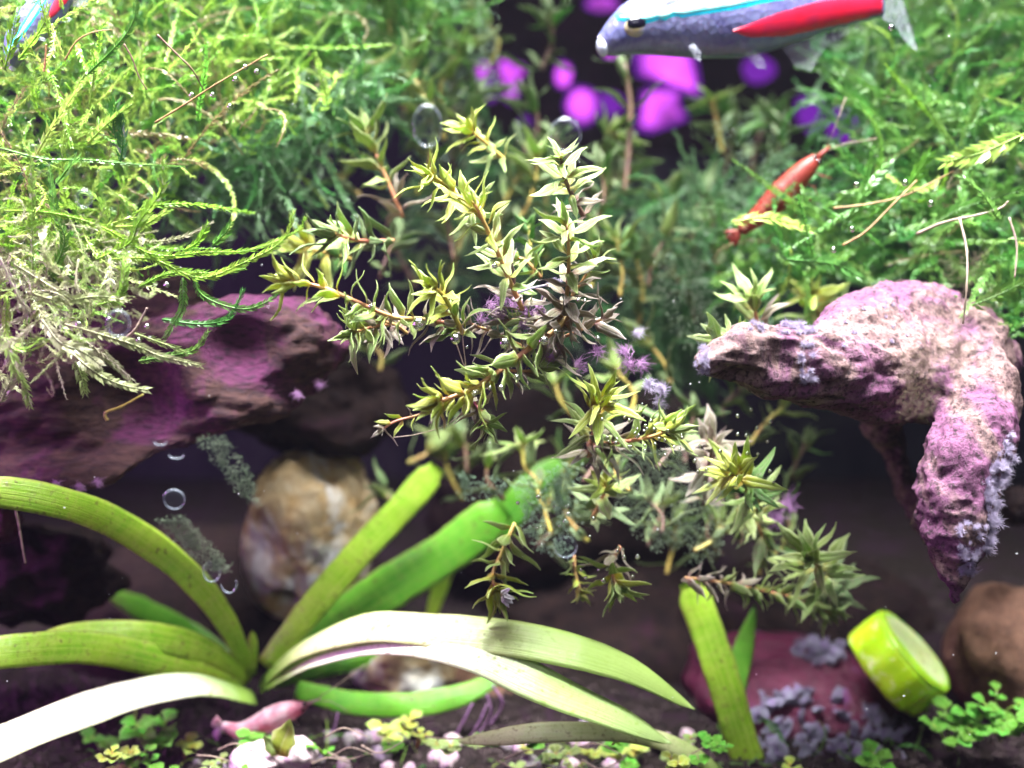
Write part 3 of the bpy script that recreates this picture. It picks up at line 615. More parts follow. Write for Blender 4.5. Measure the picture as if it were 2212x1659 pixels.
stem_plant(SP, 'reddish creeping stem with small leaves below the star rosette', [(1480, 1248, 1.0), (1560, 1258, 1.1), (1640, 1275, 1.2), (1720, 1292, 1.3), (1790, 1322, 1.4)], 62, 30, [MA, OL, OL], OL, stem='stem_red', spx=8, rosette=6)
stem_plant(SP, 'hanging shoot with broad paired leaves above the white leaf', [(1112, 1130, 0.7), (1085, 1190, 0.5), (1065, 1240, 0.4), (1072, 1275, 0.3)], 92, 38, [OL, OL, YE], YE, stem='stem_green', spx=10, rosette=8, wsc=1.15)
stem_plant(SP, 'drooping bubble covered cluster above the dark boulder', [(1340, 1180, 0.8), (1320, 1220, 0.7), (1330, 1265, 0.5)], 82, 26, [MA, OL, YE], OL, stem='stem_red', spx=9, rosette=9)
stem_plant(SP, 'small orange tipped sprout beside the drooping cluster', [(1240, 1200, 1.0), (1245, 1245, 0.9), (1255, 1278, 0.8)], 48, 22, [OL, YE], YE, stem='stem_red', spx=8, rosette=5)
stem_plant(SP, 'orange centred shoot behind the green algae film', [(1280, 1120, 1.2), (1300, 1080, 1.0), (1308, 1052, 0.8)], 96, 40, [DI, OL], YE, stem='stem_red', spx=10, rosette=7)
stem_plant(SP, 'low olive shoot with orange node hanging left of centre', [(845, 700, 0.5), (810, 705, 0.3), (765, 718, 0.1)], 82, 30, [MA, OL], OL, stem='stem_red', spx=9, rosette=7)
stem_plant(SP, 'mauve leaved short stem in the central tangle', [(1150, 760, 0.5), (1080, 725, 0.4), (1020, 700, 0.4)], 72, 34, [MA, MA], MA, stem='stem_red', spx=9, rosette=5)
stem_plant(SP, 'mauve leaved stem reaching right from the central tangle', [(1180, 740, 0.4), (1250, 715, 0.3), (1300, 690, 0.3)], 78, 34, [MA, MA], MA, stem='stem_red', spx=9, rosette=4)
stem_plant(SP, 'blurred olive rosette on the moss above the driftwood tip', [(1650, 720, 1.6), (1635, 690, 1.5), (1628, 650, 1.4)], 92, 40, [MA, OL], OL, stem='stem_red', spx=10, rosette=9)
stem_plant(SP, 'blurred yellow rosette on the moss behind the driftwood hump', [(1780, 700, 2.6), (1765, 670, 2.5), (1755, 640, 2.4)], 92, 40, [OL, YE], YE, stem='stem_green', spx=10, rosette=9)
stem_plant(SP, 'olive leaves peeking left under the driftwood tip', [(1640, 760, 0.9), (1600, 745, 0.8), (1555, 735, 0.7)], 84, 30, [OL], OL, stem='stem_green', spx=8, rosette=5)
stem_plant(SP, 'shaded shoot with purple leaves beside the bright green heart', [(1520, 1090, 1.4), (1530, 1010, 1.2), (1540, 960, 1.0)], 92, 38, [MA, MA], MA, stem='stem_dark', spx=9, rosette=6)
stem_plant(SP, 'shaded olive shoot hanging below the bright green heart', [(1600, 1090, 1.6), (1640, 1140, 1.6), (1650, 1190, 1.6)], 84, 30, [OL, DI], OL, stem='stem_red', spx=9, rosette=7)
stem_plant(SP, 'tall dark stem rising under the purple glow', [(1350, 420, 4.2), (1358, 320, 4.4), (1362, 230, 4.6), (1350, 140, 4.8)], 90, 75, [DI, DI], DI, stem='stem_dark', spx=14, rosette=3, whorl=2)
stem_plant(SP, 'olive stem arching up beside the dark gap on the left', [(870, 470, 2.2), (845, 410, 2.2), (815, 340, 2.3), (795, 290, 2.4)], 92, 44, [MA, OL, OL], OL, stem='stem_red', spx=10, rosette=7)
stem_plant(SP, 'blurred olive stem below the top edge left of centre', [(960, 300, 3.6), (930, 240, 3.8), (900, 180, 4.0), (880, 140, 4.2)], 110, 48, [DI, OL, OL], OL, stem='stem_green', spx=12, rosette=7)
stem_plant(SP, 'olive leaves spreading left over the dark hollow', [(850, 520, 1.4), (780, 520, 1.2), (720, 505, 1.0)], 92, 34, [DI, OL], DI, stem='stem_red', spx=10, rosette=6)
stem_plant(SP, 'bright yellow green shoot tip emerging from the left moss', [(760, 560, 2.4), (700, 545, 2.2), (650, 535, 2.0)], 90, 34, [GR, YE], YE, stem='stem_green', spx=10, rosette=5)
stem_plant(SP, 'fresh green sprout behind the central stems', [(1150, 600, 1.4), (1148, 540, 1.5), (1140, 490, 1.6)], 60, 30, [GR, GR], GR, stem='stem_green', spx=8, rosette=6)
for k_, (pts_, lb_) in enumerate([([(1190, 705, .4), (1150, 690, .3), (1095, 690, .3)], 'short mauve shoot threading through the purple fuzz'), ([(1235, 640, .5), (1262, 600, .5), (1285, 560, .5)], 'slim mauve shoot close behind the tiered stem'), ([(1090, 800, .3), (1150, 800, .2), (1190, 775, .1)], 'leafy shoot pointing right above the lower stem'), ([(1010, 850, .4), (1040, 890, .2), (1050, 920, .1)], 'olive leaves hanging straight below the lower stem'), ([(1170, 600, .8), (1130, 560, .8), (1085, 560, .8)], 'olive shoot crossing behind the central stem'), ([(880, 720, .5), (850, 700, .4), (800, 690, .3)], 'mauve shoot tucked under the leftward stem')]):
    stem_plant(SP, lb_, pts_, 72, 28, [MA, OL] if k_ != 4 else [OL, OL], MA if k_ % 2 == 0 else OL, stem='stem_red', spx=8, rosette=6)
bgl = 'dim blurred olive stem plant in the murky background'
bgn_ = 0
for (x, y, Y, tx, ty) in [(1170, 1050, 2.4, 1130, 960), (1260, 1040, 2.0, 1300, 980), (1360, 1060, 1.8, 1330, 1000), (1420, 1010, 1.8, 1470, 950), (1190, 1150, 1.8, 1160, 1060), (1430, 1150, 1.6, 1400, 1080), (1500, 1190, 2.0, 1560, 1130), (1600, 1180, 2.2, 1590, 1060), (1640, 1240, 2.4, 1700, 1180), (1090, 1080, 2.6, 1060, 990), (900, 420, 4, 930, 330), (980, 560, 4, 960, 420), (1120, 480, 3.6, 1160, 330), (1290, 480, 3.6, 1300, 360), (1340, 640, 3, 1330, 520), (1400, 620, 3.4, 1450, 500), (1280, 620, 3, 1300, 540), (1500, 560, 4.6, 1520, 420), (1360, 900, 2.6, 1330, 800), (1480, 1000, 2.6, 1500, 900), (1240, 900, 3.4, 1200, 830), (1400, 1180, 2.2, 1440, 1080), (1270, 1170, 2.4, 1210, 1080), (1560, 1200, 2.6, 1540, 1110), (880, 1000, 4, 940, 960), (1700, 1180, 2.6, 1680, 1080), (780, 420, 4, 740, 380), (820, 600, 3, 850, 520), (1060, 140, 6, 1040, 40), (1170, 150, 6, 1190, 40), (960, 250, 5, 990, 120), (1130, 330, 5, 1150, 220), (1290, 350, 5, 1320, 290), (1000, 330, 4.6, 1030, 210), (1560, 330, 5.6, 1540, 220), (1230, 400, 4.4, 1200, 300), (880, 120, 5, 850, 20), (1640, 380, 5, 1690, 290), (1180, 560, 5, 1180, 330), (1290, 560, 5, 1330, 380), (1420, 580, 5, 1430, 420), (1560, 470, 6, 1590, 260), (1080, 560, 5, 1120, 380), (1000, 480, 6, 980, 120), (900, 300, 7, 860, 60), (1500, 700, 4, 1420, 560), (1380, 700, 4, 1370, 540), (900, 620, 5, 860, 480), (960, 640, 5, 1000, 500), (1620, 420, 7, 1660, 240), (1000, 1080, 4, 960, 980), (860, 1120, 3.2, 830, 1060), (1180, 1100, 4, 1230, 1000), (1160, 1180, 3, 1240, 1110), (1620, 960, 3, 1690, 880), (1560, 900, 3.5, 1600, 840), (820, 800, 4, 800, 740), (1010, 1020, 3.6, 1000, 940), (1440, 1240, 3, 1460, 1130), (1700, 1040, 3.4, 1740, 960), (1450, 830, 3.2, 1400, 740), (1560, 620, 4.0, 1540, 480)]:
    bgl_ = bgl + (' near the magenta glow' if ty < 320 and x > 950 else ' above the left hollow' if x < 960 and y < 900 else ' under the forked driftwood' if x > 1540 and y > 800 else ' below the central stems' if y > 880 else ' close behind the central stems')
    stem_plant('background_stem', bgl_, [(x, y, Y), ((x + tx) / 2 + rng.uniform(-25, 25), (y + ty) / 2, Y + 0.1), (tx, ty, Y + 0.2)], rng.uniform(72, 105), 46, [DI, DI, GR if bgn_ % 3 else OL], DI if bgn_ % 2 else OL, stem='stem_dark' if bgn_ % 2 else 'stem_green', spx=10, rosette=6, whorl=2, group='background stem plants', seed=100 + bgn_)
    bgn_ += 1
# small pale flower on the hanging shoot
fl = empty('blossom', P(1085, 1285, 0.1), 'tiny white and pink blossom on the hanging shoot', 'flower')
for a in (-25, 15, 50, 95):
    put_leaf(fl, leaves('petal', 'round')[0], P(1082, 1285, 0.1), Vector((math.sin(R(a + 60)), -0.4, -math.cos(R(a + 30)) * 0.8)), Vector((0, -1, 0.4)), S(34, 0), 0.5)

# ------------------------------------------------------------------ moss
def frond_geo(path, leafL, gap, stem_r, r, flat=0.75, curve=0.35):
    """stem tube plus many small pointed leaves along a polyline of Vectors"""
    acc = [0.0]
    for i in range(1, len(path)): acc.append(acc[-1] + (path[i] - path[i - 1]).length)
    tot = acc[-1]; v, f = tube(path, lambda t: stem_r * (1 - 0.6 * t), 4, True); v = list(v); f = list(f)
    fr = frame_rows(path); n = max(4, int(tot / gap)); i = 1; roll = r.uniform(-0.6, 0.6)
    for k in range(n):
        s = tot * (k + 0.5) / n
        while acc[i] < s: i += 1
        t = (s - acc[i - 1]) / max(1e-7, acc[i] - acc[i - 1]); p = path[i - 1].lerp(path[i], t); T, N, B = fr[i]
        u = s / tot; sz = leafL * (0.65 + 0.5 * math.sin(math.pi * min(1, u * 0.9 + 0.1))) * r.uniform(0.75, 1.2)
        for sgn in (1, -1):
            a = roll + r.gauss(0, 1 - flat) * 1.6; side = (N * math.cos(a) + B * math.sin(a)) * sgn; nn = T.cross(side)
            d = (T * (0.55 + 0.5 * u) + side * r.uniform(0.7, 1.0)).normalized(); q = d.cross(nn).normalized() * (sz * 0.17); tipd = (T * curve + nn * r.gauss(0, 0.25)) * sz
            o = len(v); m = p + d * sz * 0.5
            v += [p, m + q, p + d * sz + tipd, m - q]; f.append((o, o + 1, o + 2, o + 3))
    return v, f
def rnd_path(r, L, n=12, bend=3.0, sag=0.25):
    p = Vector((0, 0, 0)); d = Vector((0, 0, 1)); out = [p.copy()]; ax = Vector((r.gauss(0, 1), r.gauss(0, 1), r.gauss(0, 0.4))).normalized(); b = r.uniform(-bend, bend); b2 = r.uniform(-bend, bend)
    for i in range(n):
        d = (Matrix.Rotation((b + (b2 - b) * i / n) / n * 1.6, 3, ax) @ d).normalized(); p = p + d * (L / n); out.append(p.copy())
    return out
def frond_set(name, mat, k, L, leafL, gap, sr, seed, flat=0.75):
    r = random.Random(seed); return [mesh(name, *frond_geo(rnd_path(r, L * r.uniform(0.45, 1.2)), leafL * r.uniform(0.75, 1.35), gap, sr * r.uniform(0.8, 1.3), r, flat), mat) for _ in range(k)]
M['moss_dead'] = moss_mat('moss_dead', (0.20, 0.13, 0.06), (0.32, 0.24, 0.14), (0.16, 0.15, 0.05), 0.3)
FR_K = frond_set('frond', M['moss_dead'], 6, 1.2, 0.045, 0.035, 0.010, 9, 0.5)
FR_B = frond_set('frond', M['moss_bright'], 18, 1.25, 0.050, 0.027, 0.010, 1, 0.6)
FR_P = frond_set('frond', M['moss_pale'], 10, 1.3, 0.060, 0.030, 0.011, 2, 0.6)
FR_D = frond_set('frond', M['moss_dark'], 8, 1.4, 0.062, 0.032, 0.011, 3, 0.6)
FR_M = frond_set('frond', M['moss_mid'], 16, 1.35, 0.065, 0.032, 0.011, 4, 0.6)
def orient(d, roll=0.0):
    return Vector((0, 0, 1)).rotation_difference(d.normalized()).to_matrix().to_4x4() @ Matrix.Rotation(roll, 4, 'Z')
def inpoly(x, y, poly):
    c = False; j = len(poly) - 1
    for i in range(len(poly)):
        xi, yi = poly[i]; xj, yj = poly[j]
        if (yi > y) != (yj > y) and x < (xj - xi) * (y - yi) / (yj - yi) + xi: c = not c
        j = i
    return c
def sample(poly, r):
    xs = [p[0] for p in poly]; ys = [p[1] for p in poly]
    while True:
        x = r.uniform(min(xs), max(xs)); y = r.uniform(min(ys), max(ys))
        if inpoly(x, y, poly): return x, y
def scatter_fronds(parent, sets, poly, depth, n, dirf, r, scale=(0.7, 1.2)):
    for i in range(n):
        x, y = sample(poly, r); Y = depth(x, y) + r.gauss(0, 0.35)
        m = Matrix.Translation(P(x, y, Y)) @ orient(dirf(x, y, r), r.uniform(0, 6.28)) @ Matrix.Scale(r.uniform(*scale), 4)
        link('frond', r.choice(sets), parent, m)
def bulk_fronds(name, parent, sets, poly, depth, n, dirf, r, thick=0.8, scale=(0.7, 1.2), mat=None):
    Vs = []; Fs = []; Sh = []; o = 0
    base = []
    for me in sets:
        a = np.empty(len(me.vertices) * 3); me.vertices.foreach_get('co', a); base.append((a.reshape(-1, 3), [tuple(p.vertices) for p in me.polygons]))
    for i in range(n):
        x, y = sample(poly, r); Y = depth(x, y) + abs(r.gauss(0, thick)) + 0.15; b, fc = r.choice(base)
        m = np.array(Matrix.Translation(P(x, y, Y)) @ orient(dirf(x, y, r), r.uniform(0, 6.28)) @ Matrix.Scale(r.uniform(*scale), 4))
        Vs.append(b @ m[:3, :3].T + m[:3, 3]); Fs += [tuple(k + o for k in q) for q in fc]; o += len(b); Sh += [r.random()] * len(b)
    me = mesh(name, np.concatenate(Vs).tolist(), Fs, mat or sets[0].materials[0])
    at = me.attributes.new('shade', 'FLOAT', 'POINT'); at.data.foreach_set('value', Sh)
    ob = link(name, me, parent); ob['kind'] = 'stuff'; return ob
def path_frond(parent, pts, mat, leafL=0.085, gap=0.032, sr=0.014, seed=0, flat=0.85):
    r = random.Random(seed); path = [Vector(p) for p in cr([tuple(P(*p)) for p in pts], max(10, 5 * len(pts)))]
    link('frond', mesh('frond', *frond_geo(path, leafL, gap, sr, r, flat), M[mat]), parent)

r1 = random.Random(21)
ML = empty('moss_clump', P(150, 760, 1.0), 'bright green feathery moss draped over the left driftwood', 'moss')
polyL = [(-60, -40), (560, -40), (700, 60), (760, 200), (640, 300), (420, 360), (330, 420), (300, 520), (120, 600), (-60, 640)]
def depL(x, y): return 0.5 + max(0, x - 100) * 0.0032 + max(0, 420 - y) * 0.0022
def dirL(x, y, r): return Vector((0.3 + r.gauss(0, 0.85), -0.45 + r.gauss(0, 0.55), 0.3 + r.gauss(0, 0.8)))
scatter_fronds(ML, FR_K, polyL, depL, 22, dirL, r1, (0.5, 1.0))
scatter_fronds(ML, FR_B, polyL, depL, 150, dirL, r1, (0.55, 1.0))
bulk_fronds('frond_mass', ML, FR_K, polyL, depL, 90, dirL, r1, 0.8, (0.5, 1.0))
bulk_fronds('frond_mass', ML, FR_B, polyL, depL, 480, dirL, r1, 1.0, (0.55, 1.0))
bulk_fronds('frond_mass', ML, FR_M, polyL, lambda x, y: depL(x, y) + 0.9, 420, dirL, r1, 0.8, (0.6, 1.0))
polyLL = [(-60, 480), (150, 460), (330, 520), (260, 620), (230, 720), (120, 760), (60, 800), (-60, 790)]
def dirLL(x, y, r): return Vector((0.6 + r.gauss(0, 0.6), -0.3 + r.gauss(0, 0.4), -0.35 + r.gauss(0, 0.55)))
scatter_fronds(ML, FR_P, polyLL, lambda x, y: 0.1, 60, dirLL, r1, (0.35, 0.7))
scatter_fronds(ML, FR_B, polyLL, lambda x, y: 0.3, 36, dirLL, r1, (0.35, 0.7))
bulk_fronds('frond_mass', ML, FR_P, polyLL, lambda x, y: 0.5, 120, dirLL, r1, 0.5, (0.4, 0.8))
HAND = [
 ([(210, 560, 0), (280, 525, -.1), (300, 480, -.15), (350, 410, -.2), (355, 345, -.2)], 'moss_bright', .11), ([(110, 600, 0), (140, 520, 0), (120, 460, 0), (105, 350, .1)], 'moss_mid', .09), ([(70, 350, .3), (110, 280, .2), (170, 190, .2)], 'moss_bright', .11), ([(190, 310, .3), (230, 270, .2), (285, 225, .2)], 'moss_bright', .1),
 ([(10, 455, 0), (110, 460, -.1), (220, 490, -.1), (330, 550, 0), (440, 545, .1), (540, 540, .3), (640, 500, .5), (660, 470, .5)], 'moss_bright', .08),
 ([(240, 560, .1), (330, 560, 0), (430, 600, 0), (520, 570, .1), (610, 520, .3), (635, 455, .3)], 'moss_bright', .085), ([(250, 490, 0), (310, 485, -.1), (360, 455, -.1)], 'moss_bright', .085), ([(400, 540, .1), (430, 520, .1), (450, 480, .1)], 'moss_bright', .08), ([(460, 530, .1), (490, 500, .1), (500, 480, .1)], 'moss_mid', .09),
 ([(300, 620, .2), (370, 590, .2), (470, 590, .2), (530, 580, .2)], 'moss_bright', .075), ([(420, 590, .3), (430, 630, .3), (470, 655, .3), (530, 668, .3), (580, 650, .3), (605, 630, .3)], 'moss_mid', .075), ([(350, 690, .3), (430, 700, .3), (490, 690, .3), (515, 650, .3), (525, 625, .3)], 'moss_mid', .08), ([(300, 780, .2), (360, 770, .2), (420, 755, .2), (450, 715, .2)], 'moss_mid', .08),
 ([(395, 600, .2), (395, 660, .2), (375, 700, .2), (355, 730, .2)], 'moss_mid', .085), ([(0, 555, -.3), (40, 640, -.4), (60, 680, -.4), (20, 700, -.4)], 'moss_pale', .08), ([(30, 570, -.3), (120, 625, -.4), (190, 670, -.4)], 'moss_pale', .08), ([(170, 560, -.2), (165, 610, -.3), (190, 680, -.4)], 'moss_pale', .05),
 ([(140, 700, -.3), (210, 720, -.5), (290, 745, -.5), (350, 770, -.5), (435, 790, -.4)], 'moss_pale', .095), ([(130, 740, -.4), (200, 800, -.6), (260, 830, -.6), (320, 842, -.6)], 'moss_pale', .1), ([(10, 730, -.5), (30, 790, -.6), (50, 830, -.6), (65, 880, -.6)], 'moss_pale', .11), ([(0, 870, -.5), (20, 830, -.5), (40, 790, -.5)], 'moss_pale', .1), ([(210, 660, -.2), (260, 640, -.3), (270, 580, -.3), (275, 555, -.2)], 'moss_bright', .1),
 ([(15, 640, -.4), (15, 720, -.4), (50, 755, -.5), (90, 730, -.5)], 'moss_bright', .07), ([(90, 690, -.5), (130, 740, -.6), (180, 760, -.6), (220, 790, -.6)], 'moss_pale', .12), ([(160, 780, -.5), (175, 810, -.5), (183, 850, -.5)], 'moss_pale', .1), ([(60, 630, -.3), (130, 650, -.4), (210, 640, -.4), (280, 650, -.4)], 'moss_pale', .09), ([(290, 720, .0), (360, 745, -.1), (400, 760, -.1)], 'moss_pale', .08),
 ([(0, 320, .1), (100, 345, .1), (180, 345, .1), (290, 355, .2), (400, 360, .6)], 'moss_mid', .05), ([(250, 300, .2), (245, 260, .2), (250, 220, .2)], 'moss_mid', .14), ([(260, 350, .2), (265, 300, .2), (255, 240, .2)], 'moss_mid', .13), ([(120, 400, .0), (150, 360, .0), (172, 340, .0)], 'moss_mid', .11), ([(40, 130, .5), (90, 60, .5), (105, 10, .5)], 'moss_bright', .11), ([(190, 160, .5), (260, 90, .5), (290, 40, .5), (295, -10, .5)], 'moss_mid', .08), ([(10, 150, .3), (25, 90, .3), (35, 30, .3)], 'moss_bright', .13)]
for i, (pts, m, ll) in enumerate(HAND): path_frond(ML, pts, m, ll * 0.68, gap=0.028, sr=0.012, seed=300 + i)
# the darker moss behind
MD = empty('moss_clump', P(560, 480, 3.0), 'shaded grey green moss hanging behind the bright moss', 'moss')
polyD = [(380, 330), (560, 300), (740, 180), (830, 130), (850, 260), (720, 330), (680, 440), (560, 480), (440, 470), (370, 420)]
def depD(x, y): return 2.6
def dirD(x, y, r): return Vector((r.gauss(0, 0.6), -0.4 + r.gauss(0, 0.4), r.gauss(0, 0.7)))
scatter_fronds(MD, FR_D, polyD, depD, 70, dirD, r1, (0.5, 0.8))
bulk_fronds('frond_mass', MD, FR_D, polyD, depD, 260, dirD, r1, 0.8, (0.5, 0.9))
MT = empty('moss_clump', P(640, 200, 4.0), 'hazy light green moss along the top left of centre', 'moss')
polyT = [(440, -60), (980, -60), (940, 90), (850, 150), (780, 260), (600, 250), (480, 140)]
scatter_fronds(MT, FR_M, polyT, lambda x, y: 4.0, 60, dirL, r1, (0.7, 1.2))
bulk_fronds('frond_mass', MT, FR_M, polyT, lambda x, y: 4.2, 280, dirL, r1, 1.0, (0.7, 1.2))
# right moss
MR = empty('moss_clump', P(1900, 640, 2.6), 'deep green moss mass above the forked driftwood on the right', 'moss')
polyR = [(2270, -50), (2000, -50), (1900, 60), (1820, 180), (1850, 330), (1760, 430), (1620, 500), (1560, 590), (1620, 640), (1760, 650), (1880, 600), (2000, 570), (2120, 620), (2270, 700)]
def depR(x, y): return 2.2 + max(0, 450 - y) * 0.005 + max(0, 1950 - x) * 0.0012
def dirR(x, y, r): return Vector((-0.25 + r.gauss(0, 0.85), -0.4 + r.gauss(0, 0.5), 0.1 + r.gauss(0, 0.8)))
scatter_fronds(MR, FR_M, polyR, depR, 150, dirR, r1, (0.6, 1.1))
scatter_fronds(MR, FR_B, polyR, lambda x, y: depR(x, y) - 0.1, 16, dirR, r1, (0.5, 0.9))
bulk_fronds('frond_mass', MR, FR_K, polyR, depR, 70, dirR, r1, 0.8, (0.5, 1.0))
bulk_fronds('frond_mass', MR, FR_M, polyR, depR, 520, dirR, r1, 1.2, (0.6, 1.1))
bulk_fronds('frond_mass', MR, FR_D, polyR, lambda x, y: depR(x, y) + 0.8, 300, dirR, r1, 1.0, (0.7, 1.2))
for i, (pts, ll) in enumerate([([(2212, 290, 1.4), (2120, 330, 1.4), (2040, 350, 1.5)], .1), ([(1700, 560, 1.5), (1800, 570, 1.6), (1860, 600, 1.6)], .07), ([(1580, 480, 1.6), (1660, 470, 1.6), (1760, 500, 1.7)], .06), ([(1990, 500, 1.6), (2080, 450, 1.6), (2212, 410, 1.5)], .09), ([(1880, 470, 1.8), (1960, 400, 1.8), (2010, 330, 1.8)], .09), ([(2100, 660, 1.0), (2150, 640, 1.0), (2212, 610, 1.0)], .09)]):
    path_frond(MR, pts, 'moss_mid' if i % 2 else 'moss_bright', ll + 0.03, 0.04, seed=400 + i)
ME_ = empty('moss_clump', P(2190, 720, 1.2), 'thin green moss strands at the right edge beside the driftwood', 'moss')
scatter_fronds(ME_, FR_M, [(2120, 600), (2260, 560), (2260, 800), (2180, 760)], lambda x, y: 1.6, 24, dirR, r1, (0.4, 0.7))
MB = empty('moss_clump', P(1480, 700, 4.0), 'murky dark green moss between the stems and the driftwood', 'moss')
polyB = [(1380, 420), (1560, 380), (1640, 460), (1560, 620), (1540, 760), (1440, 800), (1390, 640)]
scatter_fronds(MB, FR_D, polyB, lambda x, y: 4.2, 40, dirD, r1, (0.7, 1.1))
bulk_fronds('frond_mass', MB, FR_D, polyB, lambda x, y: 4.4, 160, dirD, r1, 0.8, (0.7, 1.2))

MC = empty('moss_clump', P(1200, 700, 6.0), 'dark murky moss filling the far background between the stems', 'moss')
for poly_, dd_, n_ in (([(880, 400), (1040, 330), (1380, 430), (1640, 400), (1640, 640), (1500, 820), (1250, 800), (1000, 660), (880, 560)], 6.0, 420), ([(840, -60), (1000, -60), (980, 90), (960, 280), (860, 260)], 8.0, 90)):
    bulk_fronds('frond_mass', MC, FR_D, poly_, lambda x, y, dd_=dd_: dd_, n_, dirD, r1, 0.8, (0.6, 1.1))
# ------------------------------------------------------------------ twigs and roots
def strand(name, label, cat, pts, rpx, mat, group=None):
    path = [Vector(p) for p in cr([tuple(P(*p)) for p in pts], 8 * len(pts))]; rad = S(rpx, pts[0][2]) * 0.38
    me = mesh(name, *tube([p - path[0] for p in path], lambda t: rad * (1 - 0.4 * t) * (1 + 0.15 * math.sin(t * 40)), 7), M[mat])
    o = link(name, me); o.location = path[0]; return tagk(o, label, cat, group)
strand('twig', 'straight brown twig slanting through the left moss', 'twig', [(335, 265, 0.3), (400, 225, 0.3), (470, 180, 0.3), (578, 118, 0.3)], 6, 'twig')
strand('twig', 'dark thin twig pointing down right in the left moss', 'twig', [(340, 75, 0.4), (380, 115, 0.4), (415, 150, 0.4), (440, 195, 0.5)], 6, 'stem_dark')
strand('twig', 'thin dark crooked twig at the top of the left moss', 'twig', [(268, 95, 0.3), (285, 125, 0.3), (300, 165, 0.3), (318, 195, 0.3)], 5, 'stem_dark')
strand('twig', 'short dark red twig standing in the left moss', 'twig', [(95, 155, 0.3), (98, 130, 0.3), (100, 95, 0.3)], 7, 'stem_red')
strand('twig', 'tan arching twig over the left moss', 'twig', [(140, 130, 0.3), (165, 90, 0.3), (200, 70, 0.3), (240, 64, 0.4)], 5, 'twig')
strand('root', 'long pale root hanging beside the right driftwood', 'root', [(2072, 470, 0.8), (2088, 540, 0.6), (2088, 620, 0.4), (2080, 700, 0.4)], 8, 'root_pale')
strand('root', 'thin pale root hanging at the right edge', 'root', [(2180, 470, 1.0), (2196, 530, 0.9), (2192, 600, 0.8)], 7, 'root_pale')
strand('root', 'pinkish crooked root in the right moss', 'root', [(1980, 505, 1.2), (2040, 480, 1.1), (2110, 465, 1.0), (2160, 450, 1.0), (2178, 435, 1.0)], 8, 'root_pale')
strand('root', 'brown root crossing the right moss', 'root', [(1800, 450, 1.5), (1880, 440, 1.5), (1960, 420, 1.5), (2060, 370, 1.5)], 7, 'twig')
strand('root', 'brown root slanting up in the right moss', 'root', [(1820, 530, 1.3), (1870, 500, 1.3), (1930, 440, 1.4), (1980, 390, 1.5)], 7, 'twig')
strand('root', 'pink thread hanging at the left edge over the dark stone', 'root', [(30, 1090, 0.6), (40, 1130, 0.6), (48, 1180, 0.6), (54, 1216, 0.6)], 8, 'root_pale')
strand('twig', 'pale pink twig stub poking from the lower left moss', 'twig', [(265, 735, -0.3), (290, 715, -0.4), (305, 690, -0.4), (318, 665, -0.4)], 9, 'root_pale')
strand('twig', 'yellow brown hooked twig lying on the left driftwood', 'twig', [(232, 908, 0.9), (228, 892, 0.9), (262, 878, 0.9), (310, 852, 0.9)], 9, 'stem_green')
strand('root', 'fine white thread curling over the central leaves', 'root', [(985, 740, -0.4), (1005, 790, -0.4), (1000, 700, -0.4), (1040, 670, -0.4)], 3, 'root_pale')
strand('root', 'stiff white root crossing the central stems', 'root', [(1118, 632, -0.1), (1150, 622, -0.1), (1185, 615, -0.1)], 7, 'hair_lilac')
strand('root', 'fine pale hair trailing below the yellow tip', 'root', [(850, 945, -0.5), (900, 938, -0.5), (960, 920, -0.5), (1000, 890, -0.5)], 3, 'root_pale')
# purple fuzz in the stems
k = 0
for (x, y, Y, s, st_) in [(1060, 660, .3, 1.0, 0), (1085, 675, .2, 1.0, 0), (1110, 660, .3, 1.1, 0), (1140, 680, .3, 1.0, 0), (1165, 665, .3, 1.0, 0), (1175, 690, .2, .9, 0), (1080, 640, .4, 1.0, 0), (1190, 770, .0, .7, 0), (1200, 615, .3, .9, 1), (1360, 790, .7, 1.2, 0), (1385, 785, .8, 1.0, 0), (1350, 760, .8, 1.1, 0), (1400, 830, .7, 1.2, 1), (1430, 840, .7, 1.2, 1), (1420, 870, .7, 1.1, 1), (1375, 720, .9, 1.0, 1), (1250, 790, .5, 1.0, 0), (1290, 760, .6, 1.0, 0), (1700, 1090, 2.2, 1.5, 0), (1680, 1120, 2.4, 1.4, 0), (1130, 705, .2, .9, 0), (1040, 690, .3, .9, 0)]:
    o = link('algae_tuft', (TUFT_L if st_ else TUFT_P)[k % 3]); o.location = P(x, y, Y); o.scale = (s * 0.68,) * 3; o.rotation_euler = (rng.uniform(0, 3), rng.uniform(0, 3), rng.uniform(0, 6))
    if x > 1600: tagk(o, 'dim purple algae fuzz in the shade below the driftwood', 'algae', 'purple algae fuzz in the shade')
    elif st_: tagk(o, 'pale lilac algae fuzz drifting right of the central stems', 'algae', 'pale lilac fuzz')
    elif x > 1220: tagk(o, 'purple algae fuzz between the central stems and driftwood tip', 'algae', 'purple fuzz right of the stems')
    else: tagk(o, 'purple algae fuzz tangled in the central stems', 'algae', 'purple fuzz in the central stems')
    k += 1

